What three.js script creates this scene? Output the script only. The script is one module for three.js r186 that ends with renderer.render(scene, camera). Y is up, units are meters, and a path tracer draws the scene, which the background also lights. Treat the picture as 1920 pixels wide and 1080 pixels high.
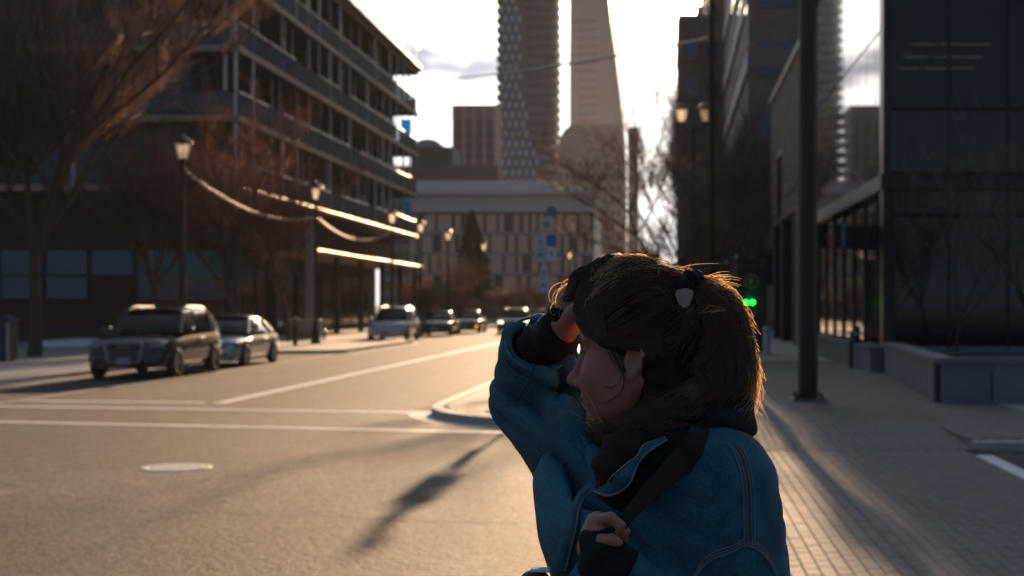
import * as THREE from 'three';
import { mergeGeometries, toCreasedNormals } from 'three/addons/utils/BufferGeometryUtils.js';
import { RoundedBoxGeometry } from 'three/addons/geometries/RoundedBoxGeometry.js';

// ------------------------------------------------------------------ camera, sky, sun, exposure
const scene = new THREE.Scene();
const camera = new THREE.PerspectiveCamera(22.9, 16 / 9, 0.1, 4000);
camera.filmGauge = 36;
camera.position.set(0, 1.7, 0);
camera.lookAt(0, 1.7, -10);
camera.setViewOffset(1920, 1080, -295, -35, 1920, 1080);   // shifted lens: the street's vanishing point lies right of centre
camera.focus = 2.14;
camera.userData.fStop = 6.8;
camera.updateProjectionMatrix();

const renderer = new THREE.WebGLRenderer({ antialias: true });
renderer.setSize(1024, 576);
renderer.toneMapping = THREE.LinearToneMapping;
renderer.toneMappingExposure = 1.95;
renderer.shadowMap.enabled = true;

const SUN = new THREE.Vector3(-0.001, 0.217, -1).normalize();
const sun = new THREE.DirectionalLight(new THREE.Color(1.0, 0.65, 0.375), 5);
sun.name = 'sun';
sun.position.copy(SUN).multiplyScalar(400);
sun.castShadow = true;
sun.shadow.radius = 1.5;
sun.shadow.mapSize.set(4096, 4096);
Object.assign(sun.shadow.camera, { left: -120, right: 120, top: 120, bottom: -120, near: 1, far: 900 });
scene.add(sun, sun.target);
scene.fog = new THREE.FogExp2(new THREE.Color(1, 0.95, 0.88), 0.00022);

const { clamp, lerp } = THREE.MathUtils;
const smoothstep = (x, a, b) => { const t = clamp((x - a) / (b - a), 0, 1); return t * t * (3 - 2 * t); };
function mulberry(a) { return () => { a |= 0; a = (a + 0x6D2B79F5) | 0; let t = Math.imul(a ^ (a >>> 15), 1 | a); t = (t + Math.imul(t ^ (t >>> 7), 61 | t)) ^ t; return ((t ^ (t >>> 14)) >>> 0) / 4294967296; }; }
const hash3 = (x, y, z) => { let h = Math.imul(x | 0, 374761393) ^ Math.imul(y | 0, 668265263) ^ Math.imul(z | 0, 1274126177); h = Math.imul(h ^ (h >>> 13), 1274126177); return ((h ^ (h >>> 16)) >>> 0) / 4294967296; };
const fade = (t) => t * t * (3 - 2 * t);
function vnoise(x, y, z = 0) {
  const X = Math.floor(x), Y = Math.floor(y), Z = Math.floor(z), a = fade(x - X), b = fade(y - Y), c = fade(z - Z);
  const l = (k) => lerp(lerp(hash3(X, Y, k), hash3(X + 1, Y, k), a), lerp(hash3(X, Y + 1, k), hash3(X + 1, Y + 1, k), a), b);
  return lerp(l(Z), l(Z + 1), c);
}
const fbm = (x, y, z = 0, n = 4) => { let s = 0, a = 0.5, t = 0; for (let i = 0; i < n; i++) { s += a * vnoise(x, y, z + i * 7.3); t += a; a *= 0.5; x *= 2.03; y *= 2.03; z *= 2.03; } return s / t; };
// tileable value noise, period p cells
const tn = (x, y, p, s) => { const X = Math.floor(x), Y = Math.floor(y), a = fade(x - X), b = fade(y - Y), m = (k) => ((k % p) + p) % p; return lerp(lerp(hash3(m(X), m(Y), s), hash3(m(X + 1), m(Y), s), a), lerp(hash3(m(X), m(Y + 1), s), hash3(m(X + 1), m(Y + 1), s), a), b); };

{ // the sky: thin bright haze round a low sun, falling off to a dim blue-grey evening sky
  const W = 2048, H = 1024, data = new Float32Array(W * H * 4);
  for (let j = 0; j < H; j++) {
    const el = ((j + 0.5) / H - 0.5) * Math.PI, cy = Math.cos(el), y = Math.sin(el);
    for (let i = 0; i < W; i++) {
      const az = ((i + 0.5) / W - 0.5) * 2 * Math.PI, x = Math.cos(az) * cy, z = Math.sin(az) * cy;
      const th = Math.acos(clamp(x * SUN.x + y * SUN.y + z * SUN.z, -1, 1)) * 57.2958;
      const near = 16 * Math.exp(-th / 1.7), mid = 2.6 * Math.exp(-th / 10), wide = 0.48 * Math.exp(-th / 30);
      const hor = 1 + 0.35 * Math.exp(-Math.max(y, 0) / 0.2);
      let r = 1.0 * near + 1.0 * mid + 1.0 * wide + 0.024 * hor, g = 0.80 * near + 0.92 * mid + 0.97 * wide + 0.058 * hor, b = 0.55 * near + 0.82 * mid + 0.95 * wide + 0.115 * hor;
      if (y > 0.02) { // broken bands of cloud, seen edge-on low down
        const k = 1 / (y + 0.06), cx = x * k, cz = z * k;
        const n = fbm(cx * 0.9 + 3.1, cz * 0.42 + 8.2, 2.2, 5), c = smoothstep(n, 0.55, 0.72) * smoothstep(y, 0.03, 0.1);
        const t = 0.52 * c; r *= 1 - t; g *= 1 - t * 0.96; b *= 1 - t * 0.9;
      }
      { // the grey bank left of the towers
        const dx = (x / -z + 0.148) / 0.085, dy = (y / -z - 0.1712 - 0.006 * Math.sin(x * 60)) / 0.0135;
        if (z < 0) { const w = fbm(x * 70, y * 190, 1.7, 4), c = smoothstep(1.25 - dx * dx - dy * dy + (w - 0.5) * 2.2, 0.1, 1.3), t = 0.76 * c; r *= 1 - t * 1.02; g *= 1 - t; b *= 1 - t * 0.93; }
      }
      if (y < 0) { r = 0.06; g = 0.055; b = 0.05; }
      const o = (j * W + i) * 4; data[o] = r; data[o + 1] = g; data[o + 2] = b; data[o + 3] = 1;
    }
  }
  const t = new THREE.DataTexture(data, W, H, THREE.RGBAFormat, THREE.FloatType);
  t.mapping = THREE.EquirectangularReflectionMapping; t.magFilter = t.minFilter = THREE.LinearFilter; t.needsUpdate = true;
  scene.background = t; scene.environment = t;
}

// ------------------------------------------------------------------ helpers
const V = (x, y, z) => new THREE.Vector3(x, y, z);
const used = new Map();
function numbered(n) { const k = used.get(n) ?? 0; used.set(n, k + 1); return k ? n + '_' + String(k).padStart(3, '0') : n; }
function shadows(o) { o.castShadow = o.receiveShadow = true; return o; }
function thing(name, label, category, pos = [0, 0, 0], group, ry = 0) {
  const o = new THREE.Group(); o.name = numbered(name); o.position.set(...pos); o.rotation.y = ry;
  o.userData = { label, category }; if (group) o.userData.group = group; scene.add(o); return o;
}
function struct(name, geo, mat, label) {
  const m = shadows(new THREE.Mesh(geo, mat)); m.name = numbered(name); m.userData = { kind: 'structure' }; if (label) m.userData.label = label; scene.add(m); return m;
}
function part(name, geo, mat, parent, pos, label) {
  const m = shadows(new THREE.Mesh(geo, mat)); m.name = name; if (pos) m.position.set(...pos); if (label) m.userData.label = label; parent.add(m); return m;
}
function stuff(o) { o.userData.kind = 'stuff'; return o; }
function copyOf(src, pos, label, ry, scale) {
  const c = src.clone(); c.name = numbered(src.name.replace(/_\d{3}$/, '')); c.userData = { ...src.userData }; if (label) c.userData.label = label;
  c.position.set(...pos); if (ry !== undefined) c.rotation.y = ry; if (scale) c.scale.setScalar(scale); scene.add(c); return c;
}
function boxG(w, h, d, x = 0, y = 0, z = 0, ry = 0) { // uv in metres
  const g = new THREE.BoxGeometry(w, h, d), uv = g.attributes.uv, s = [[d, h], [d, h], [w, d], [w, d], [w, h], [w, h]];
  for (let f = 0; f < 6; f++) for (let k = 0; k < 4; k++) uv.setXY(f * 4 + k, uv.getX(f * 4 + k) * s[f][0], uv.getY(f * 4 + k) * s[f][1]);
  if (ry) g.rotateY(ry); g.translate(x, y, z); return g;
}
const span = (x0, x1, y0, y1, z0, z1) => boxG(x1 - x0, y1 - y0, Math.abs(z1 - z0), (x0 + x1) / 2, (y0 + y1) / 2, (z0 + z1) / 2);
function rbox(w, h, d, r, x = 0, y = 0, z = 0, seg = 2) { const g = new RoundedBoxGeometry(w, h, d, seg, r); g.translate(x, y, z); return g; }
function cylG(r0, r1, h, x, y, z, n = 12) { const g = new THREE.CylinderGeometry(r1, r0, h, n); g.translate(x, y + h / 2, z); return g; }
function bar(a, b, r0, r1 = r0, n = 6) { // tapered rod between two points
  const d = b.clone().sub(a), g = new THREE.CylinderGeometry(r1, r0, d.length(), n, 1, true);
  g.applyQuaternion(new THREE.Quaternion().setFromUnitVectors(V(0, 1, 0), d.clone().normalize())); g.translate((a.x + b.x) / 2, (a.y + b.y) / 2, (a.z + b.z) / 2); return g;
}
function tube(pts, r, n = 6, seg = 0, closed = false) { return new THREE.TubeGeometry(new THREE.CatmullRomCurve3(pts, closed), seg || pts.length * 3, r, n, closed); }
function merge(list) { return mergeGeometries(list.map((g) => { const h = g.index ? g.toNonIndexed() : g; for (const k of Object.keys(h.attributes)) if (!['position', 'normal', 'uv'].includes(k)) h.deleteAttribute(k); if (!h.attributes.uv) h.setAttribute('uv', new THREE.BufferAttribute(new Float32Array(h.attributes.position.count * 2), 2)); return h; })); }
function lathe(p, n = 20) { return new THREE.LatheGeometry(p.map(([r, y]) => new THREE.Vector2(r, y)), n); }
function tex(n, fn, srgb = true, rx = 1, ry = 1) { // fn(u, v) -> [r, g, b] in 0..1 (linear when not srgb)
  const d = new Uint8Array(n * n * 4);
  for (let j = 0; j < n; j++) for (let i = 0; i < n; i++) { const c = fn(i / n, j / n), o = (j * n + i) * 4; for (let k = 0; k < 3; k++) d[o + k] = clamp(srgb ? 255 * (c[k] <= 0.0031308 ? 12.92 * c[k] : 1.055 * Math.pow(Math.max(c[k], 0), 1 / 2.4) - 0.055) : 255 * c[k], 0, 255); d[o + 3] = 255; }
  const t = new THREE.DataTexture(d, n, n); if (srgb) t.colorSpace = THREE.SRGBColorSpace; t.wrapS = t.wrapT = THREE.RepeatWrapping; t.magFilter = t.minFilter = THREE.LinearFilter; t.repeat.set(rx, ry); t.needsUpdate = true; return t;
}
function canvasTex(w, h, draw) { const c = document.createElement('canvas'); c.width = w; c.height = h; draw(c.getContext('2d'), w, h); const t = new THREE.CanvasTexture(c); t.colorSpace = THREE.SRGBColorSpace; return t; }
const S = (o) => new THREE.MeshStandardMaterial({ roughness: 0.8, ...o });
const P = (o) => new THREE.MeshPhysicalMaterial({ roughness: 0.5, ...o });
const C = (r, g = r, b = r) => new THREE.Color().setRGB(r, g, b);

// mottled surface: albedo a (linear rgb), contrast c, metres per tile m
function mottled(a, c, m, seed, o = {}, n = 256) {
  const f = (u, v) => 0.45 * tn(u * 6, v * 6, 6, seed) + 0.3 * tn(u * 20, v * 20, 20, seed + 1) + 0.25 * tn(u * 90, v * 90, 90, seed + 2);
  return S({ map: tex(n, (u, v) => { const k = 1 + c * (f(u, v) - 0.5) * 2; return a.map((x) => x * k); }, true, 1 / m, 1 / m), ...o });
}
const asphaltMap = tex(1024, (u, v) => { const s = hash3(u * 1024, v * 1024, 5), q = tn(u * 300, v * 300, 300, 8), k = 0.3 + 0.75 * q + (s > 0.93 ? 1.3 : 0) - (s < 0.15 ? 0.3 : 0) + 1.0 * (tn(u * 64, v * 64, 64, 4) - 0.45) + 0.75 * (tn(u * 26, v * 26, 26, 6) - 0.5) + 0.4 * (tn(u * 9, v * 9, 9, 3) - 0.5); return [0.058 * k, 0.055 * k, 0.052 * k]; }, true, 1 / 3.2, 1 / 3.2);
const asphaltBump = tex(1024, (u, v) => { const q = 0.35 * tn(u * 260, v * 260, 260, 18) + 0.4 * tn(u * 70, v * 70, 70, 19) + 0.25 * hash3(u * 1024, v * 1024, 15); return [q, q, q]; }, false, 1 / 3.2, 1 / 3.2);
const M = {
  asphalt: P({ map: asphaltMap, bumpMap: asphaltBump, bumpScale: 0.012, roughness: 0.78, specularIntensity: 0.55, vertexColors: true }),
  gutter: mottled([0.3, 0.285, 0.26], 0.3, 2, 21, { roughness: 0.6 }),
  kerb: mottled([0.4, 0.38, 0.34], 0.3, 2, 23, { roughness: 0.7 }),
  walk: mottled([0.36, 0.335, 0.3], 0.28, 3, 25, { roughness: 0.75 }),
  paint: mottled([0.8, 0.77, 0.72], 0.25, 1.2, 27, { roughness: 0.5 }),
  earth: mottled([0.07, 0.055, 0.04], 0.6, 4, 29, { roughness: 1 }),
  concrete: mottled([0.165, 0.175, 0.18], 0.16, 2.5, 31, { roughness: 0.7 }),
  paleConcrete: mottled([0.36, 0.34, 0.31], 0.16, 2.5, 33, { roughness: 0.7 }),
  snow: mottled([0.72, 0.74, 0.78], 0.15, 2, 35, { roughness: 0.6 }),
  blackMetal: S({ color: C(0.012, 0.012, 0.013), roughness: 0.42, metalness: 0.0 }),
  darkMetal: S({ color: C(0.03, 0.032, 0.035), roughness: 0.35, metalness: 0.5 }),
  steel: S({ color: C(0.42, 0.41, 0.4), roughness: 0.33, metalness: 1 }),
  edgeMetal: S({ color: C(0.36, 0.3, 0.22), roughness: 0.42, metalness: 1 }),
  greyPaint: S({ color: C(0.55, 0.56, 0.57), roughness: 0.4 }),
  charcoal: mottled([0.03, 0.029, 0.03], 0.3, 3, 37, { roughness: 0.7 }),
  slab: mottled([0.36, 0.26, 0.19], 0.25, 2, 39, { roughness: 0.6 }),
  navy: S({ color: C(0.008, 0.016, 0.032), roughness: 0.45 }),
  greyPanel: mottled([0.12, 0.135, 0.14], 0.15, 2, 41, { roughness: 0.5 }),
  blueGlass: P({ color: C(0.01, 0.36, 0.62), roughness: 0.3, transmission: 0.75, thickness: 0 }),
  guardGlass: P({ color: C(0.15, 0.27, 0.32), roughness: 0.06, transmission: 0.6, thickness: 0, ior: 1.3, specularIntensity: 0.3 }),
  windowGlass: P({ color: C(0.010, 0.022, 0.03), roughness: 0.06, ior: 1.9 }),
  skyGlass: P({ color: C(0.010, 0.115, 0.15), roughness: 0.06, ior: 1.45 }),
  mirrorGlass: P({ color: C(0.03, 0.032, 0.03), roughness: 0.03, ior: 2.1 }),
  darkGlass: P({ color: C(0.006, 0.010, 0.014), roughness: 0.05, ior: 1.6 }),
  brick: mottled([0.13, 0.085, 0.06], 0.4, 1.5, 43, { roughness: 0.85 }),
  wood: mottled([0.055, 0.024, 0.014], 0.4, 1.2, 45, { roughness: 0.7 }),
  bark: mottled([0.07, 0.05, 0.037], 0.5, 0.5, 47, { roughness: 0.95 }),
  lantern: P({ color: C(0.97, 0.94, 0.88), roughness: 0.68, transmission: 1, thickness: 0 }),
};
// ------------------------------------------------------------------ ground, road, pavements
{ const g = new THREE.PlaneGeometry(2600, 2600); g.rotateX(-Math.PI / 2); g.translate(0, -0.02, -700); const u = g.attributes.uv; for (let i = 0; i < u.count; i++) u.setXY(i, u.getX(i) * 2600, u.getY(i) * 2600); struct('ground', g, M.earth); }
{ // road: one sheet, worn along the wheel tracks
  const nx = 130, nz = 220, g = new THREE.PlaneGeometry(78, 165, nx, nz); g.rotateX(-Math.PI / 2); g.translate(-6, 0, -68);
  const p = g.attributes.position, u = g.attributes.uv, c = new Float32Array(p.count * 3);
  for (let i = 0; i < p.count; i++) {
    const x = p.getX(i), z = p.getZ(i), inter = smoothstep(z, -24, -17);
    const along = fbm(x * 1.1 + 5, z * 0.045 + 2, 1, 3), across = fbm(x * 0.06 + 3, z * 0.9 + x * 0.16, 4, 3), blot = fbm(x * 0.5, z * 0.3, 9, 3);
    const k = Math.max(0.35, 0.97 + 2.1 * (lerp(along, across, inter) - 0.5) + 1.1 * (blot - 0.5));
    u.setXY(i, x, z); c.set([k, k, k], i * 3);
  }
  g.setAttribute('color', new THREE.BufferAttribute(c, 3)); struct('road', g, M.asphalt);
}
const flat = (pts, y) => { const s = new THREE.Shape(pts.map(([x, d]) => new THREE.Vector2(x, d))), g = new THREE.ShapeGeometry(s); g.rotateX(-Math.PI / 2); g.translate(0, y, 0); return g; };
const solid = (pts, y0, y1) => { const g = new THREE.ExtrudeGeometry(new THREE.Shape(pts.map(([x, d]) => new THREE.Vector2(x, d))), { depth: y1 - y0, bevelEnabled: false }); g.rotateX(-Math.PI / 2); g.translate(0, y0, 0); return g; };
function strip(path, w0, w1) { // polygon between two offsets of a path of (x, d)
  const a = [], b = [];
  path.forEach((p, i) => { const q = path[Math.max(i - 1, 0)], r = path[Math.min(i + 1, path.length - 1)], L = Math.hypot(r[0] - q[0], r[1] - q[1]), n = [-(r[1] - q[1]) / L, (r[0] - q[0]) / L]; a.push([p[0] + n[0] * w0, p[1] + n[1] * w0]); b.push([p[0] + n[0] * w1, p[1] + n[1] * w1]); });
  return a.concat(b.reverse());
}
const leftEdge = [[-60, 27], [-18, 27], [-15.4, 27.6], [-14.4, 29.2], [-14.4, 50.6], [-13.8, 51.4], [-12.5, 51.6], [-11.9, 52.3], [-11.9, 66], [-12.6, 67.2], [-14.6, 67.8], [-14.9, 68.6], [-14.9, 112], [-60, 112]];
struct('left_pavement', solid(leftEdge, -0.01, 0.12), M.walk);
struct('left_kerb', solid(strip(leftEdge.slice(0, 13), 0.17, -0.005), -0.01, 0.124), M.kerb);
const arc = []; for (let i = 0; i <= 8; i++) { const a = (250 - (i / 8) * 70) / 57.2958; arc.push([-0.3 + 3.5 * Math.cos(a), 23 + 3.5 * Math.sin(a)]); }
const rightEdge = [[40, 16.0], [4.6, 16.6], [3.62, 16.8]].concat([[3.6, 19.2], [0.2, 19.2], [0.15, 17.2], [-0.4, 19.2]], arc, [[-3.8, 40], [-3.85, 70], [-3.9, 112], [40, 112]]);
struct('right_pavement', solid(rightEdge, -0.01, 0.1), M.walk);
struct('kerb_ramp', (() => { const g = new THREE.BufferGeometry(); g.setAttribute('position', new THREE.Float32BufferAttribute([0.15, 0.006, -16.8, 3.62, 0.006, -16.8, 3.62, 0.098, -19.25, 0.15, 0.098, -19.25], 3)); g.setAttribute('uv', new THREE.Float32BufferAttribute([0, 0, 3, 0, 3, 2, 0, 2], 2)); g.setIndex([0, 1, 2, 0, 2, 3]); g.computeVertexNormals(); return g; })(), M.walk);
const kerbPath = [[0.1, 17.3], [-0.4, 19.2]].concat(arc, [[-3.8, 40], [-3.85, 70], [-3.9, 112]]);
struct('right_kerb', solid(strip(kerbPath, 0.005, -0.17), -0.01, 0.122), M.kerb);
struct('right_kerb', solid(strip([[40, 16.0], [4.6, 16.6], [3.62, 16.8]], 0.005, -0.17), -0.01, 0.104), M.kerb);
struct('gutter', flat(strip(kerbPath.slice(0, 11), 0.36, 0.008), 0.004), M.gutter);
struct('gutter', flat(strip(kerbPath.slice(10), 0.36, 0.008), 0.004), mottled([0.07, 0.06, 0.05], 0.6, 1.5, 76, { roughness: 0.95 }));
struct('gutter', flat(strip(leftEdge.slice(1, 13), -0.006, -0.36), 0.004), M.gutter);
// worn road paint
const line = (x0, d0, x1, d1, w, y = 0.006) => flat(strip([[x0, d0], [x1, d1]], w / 2, -w / 2), y);
struct('centre_line', line(-7.9, 24.9, -8.05, 112, 0.26), M.paint);
struct('parking_line', line(-11.75, 23.4, -11.8, 50, 0.22), M.gutter);
struct('stop_line', line(-11.6, 25.6, -8.2, 25.1, 0.3), M.paint);
struct('crosswalk_line', line(-14, 24.7, -3.95, 22.75, 0.26), M.paint);
struct('crosswalk_line', line(-14, 21.9, -2.2, 19.15, 0.24), M.paint);
struct('crosswalk_line', line(3.6, 1, 3.56, 16.2, 0.24), M.paint);
// brick-paved crossing in the foreground and brick-paved pavement beyond
const pavG = (() => { // chamfered concrete paver 0.1 x 0.2, top at 0
  const w = 0.0475, l = 0.097, c = 0.005, h = 0.03, v = [], q = (a, b, d, e) => v.push(...a, ...b, ...d, ...a, ...d, ...e);
  const t = [[-w + c, 0, l - c], [w - c, 0, l - c], [w - c, 0, -l + c], [-w + c, 0, -l + c]], m = [[-w, -c, l], [w, -c, l], [w, -c, -l], [-w, -c, -l]], b = m.map(([x, y, z]) => [x, -h, z]);
  q(...t); for (let i = 0; i < 4; i++) { const j = (i + 1) % 4; q(m[i], m[j], t[j], t[i]); q(b[i], b[j], m[j], m[i]); }
  const g = new THREE.BufferGeometry(); g.setAttribute('position', new THREE.Float32BufferAttribute(v, 3)); g.setAttribute('uv', new THREE.Float32BufferAttribute(new Float32Array(v.length / 3 * 2).map((_, i) => v[(i >> 1) * 3 + (i % 2 ? 2 : 0)]), 2)); g.computeVertexNormals(); return g;
})();
{
  const rnd = mulberry(11), tone = (r) => { const k = 0.72 + 0.5 * r; return C(0.13 * k, 0.121 * k, 0.113 * k); };
  const grain = tex(128, (u, v) => { const k = 0.75 + 0.3 * tn(u * 40, v * 40, 40, 61) + 0.2 * hash3(u * 128, v * 128, 62); return [k, k, k]; }, true, 5, 5);
  const mats = [0.1, 0.3, 0.5, 0.7, 0.9].map((r) => S({ color: tone(r), map: grain, roughness: 0.72 }));
  const crossing = struct('paved_crossing', span(-0.24, 3.46, -0.01, 0.004, 3, -16.78), mottled([0.09, 0.08, 0.07], 0.3, 1, 63, { roughness: 0.95 }), 'grey brick crossing under the person');
  const rest = [], near = [];
  for (let i = 0; i < 37; i++) for (let j = 0; j < 56; j++) {
    const x = -0.19 + i * 0.1, d = 5.7 + (j + (i % 2) * 0.5) * 0.2; if (d > 16.65) continue;
    const it = { x, d, y: 0.022 + (rnd() - 0.5) * 0.004, r: (rnd() - 0.5) * 0.02, k: 0.55 * rnd() + 0.45 * fbm(x * 0.8, d * 0.5, 3, 2) };
    (d > 8.95 && d < 11.6 && x > 0.95 && x < 2.6 && near.length < 300 ? near : rest).push(it);
  }
  for (const p of near) { const m = part('paver', pavG, mats[clamp(Math.floor(p.k * 5), 0, 4)], crossing, [p.x, p.y, -p.d]); m.rotation.y = p.r; }
  const dummy = new THREE.Object3D();
  const inst = (name, list, parent) => { const im = shadows(new THREE.InstancedMesh(pavG, S({ color: 0xffffff, map: grain, roughness: 0.72 }), list.length)); im.name = name; stuff(im); list.forEach((p, n) => { dummy.position.set(p.x, p.y, -p.d); dummy.rotation.set(p.t ?? 0, p.r, 0); dummy.updateMatrix(); im.setMatrixAt(n, dummy.matrix); im.setColorAt(n, tone(p.k)); }); parent.add(im); };
  inst('pavers', rest, crossing);
  const far = [];
  for (let i = 0; i < 91; i++) for (let j = 0; j < 130; j++) {
    const x = -3.66 + i * 0.1, d = 16.95 + (j + (i % 2) * 0.5) * 0.2; if (d > 42) continue;
    if (x < 0.2 && d < 23 && (Math.hypot(x + 0.3, d - 23) > 3.27 || d < 19.9)) continue;
    if (x < -3.56) continue;
    if (x > 3.55 && d < 17.1) continue;
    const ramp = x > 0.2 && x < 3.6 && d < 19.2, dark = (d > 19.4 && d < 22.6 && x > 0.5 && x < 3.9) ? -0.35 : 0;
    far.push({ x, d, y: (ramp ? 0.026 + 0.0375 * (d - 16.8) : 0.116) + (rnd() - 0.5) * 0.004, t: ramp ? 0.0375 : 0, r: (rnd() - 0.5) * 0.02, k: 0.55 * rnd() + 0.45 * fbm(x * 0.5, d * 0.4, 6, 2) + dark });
  }
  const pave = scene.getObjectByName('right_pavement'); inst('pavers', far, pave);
}
{ // sealed cracks and a repaired trench in the asphalt
  const rnd = mulberry(41), tar = S({ color: C(0.02, 0.019, 0.018), roughness: 0.85 });
  for (const [x0, d0, x1, d1, w] of [[-12, 13.5, -1.2, 11.2, 0.009], [-6.5, 7.5, -9.5, 19, 0.008], [-10.2, 30, -10.0, 60, 0.016], [-5.9, 26, -6.1, 70, 0.016]]) {
    const p = []; for (let i = 0; i <= 26; i++) { const t = i / 26; p.push([lerp(x0, x1, t) + (rnd() - 0.5) * 0.16, lerp(d0, d1, t) + (rnd() - 0.5) * 0.16]); } struct('road_crack', flat(strip(p, w, -w), 0.0035), tar);
  }
  struct('road_patch', flat([[-7.9, 12.2], [-6.2, 11.9], [-5.9, 13.1], [-7.7, 13.4]], 0.0025), mottled([0.036, 0.035, 0.034], 0.5, 0.5, 73, { roughness: 0.8 }));
}
struct('kerb_strip', span(-0.1, 3.62, 0, 0.026, -16.66, -16.97), mottled([0.13, 0.12, 0.11], 0.4, 0.8, 75, { roughness: 0.8 }));
{ // ribbed tactile plate on the corner
  const list = [boxG(0.9, 0.02, 0.7, 0, 0, 0)]; for (let i = 0; i < 9; i++) list.push(boxG(0.035, 0.006, 0.66, -0.4 + i * 0.1, 0.013, 0));
  const t = thing('tactile_plate', 'ribbed pale tactile plate on the kerb corner beside the raised elbow', 'tactile plate', [-2.2, 0.126, -21.4]); t.rotation.y = 0.7; part('ribbed_plate', merge(list), M.paleConcrete, t);
}
{ // manhole
  const t = thing('manhole_cover', 'round metal manhole cover shining in the sunlit asphalt', 'manhole cover', [-5.2, 0.002, -15.0]);
  part('rim', lathe([[0.30, 0], [0.30, 0.008], [0.355, 0.008], [0.36, 0]], 40), S({ color: C(0.5, 0.47, 0.43), roughness: 0.6 }), t);
  const l = [lathe([[0, 0.006], [0.29, 0.006], [0.295, 0]], 40)]; for (let i = -5; i <= 5; i++) for (let j = -5; j <= 5; j++) if (i * i + j * j < 27) l.push(boxG(0.03, 0.004, 0.03, i * 0.05, 0.0075, j * 0.05, (i + j) % 2 ? 0 : 0.78));
  part('lid', merge(l), S({ color: C(0.78, 0.72, 0.66), roughness: 0.55, metalness: 0.25 }), t);
}
for (const [x, d, w, l] of [[-19.5, 55, 3.5, 1.4], [-23.5, 57, 4, 1.6], [-21, 59, 3, 1], [-26, 53, 3, 1.5]]) { const g = new THREE.SphereGeometry(1, 24, 10, 0, Math.PI * 2, 0, Math.PI / 2), p = g.attributes.position; for (let i = 0; i < p.count; i++) { const k = 0.7 + 0.6 * fbm(p.getX(i) * 2 + x, p.getZ(i) * 2 + d, 1, 3); p.setXYZ(i, p.getX(i) * w / 2 * k, p.getY(i) * 0.28 * k + 0.11, p.getZ(i) * l / 2 * k); } g.computeVertexNormals(); g.translate(x, 0, -d); const m = struct('snow_patch', g, M.snow); }
struct('verge', span(-26, -14.8, 0, 0.16, -112.5, -127), M.earth);
struct('snow_patch', span(-20, -9, 0, 0.2, -113, -115), M.snow);

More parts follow.
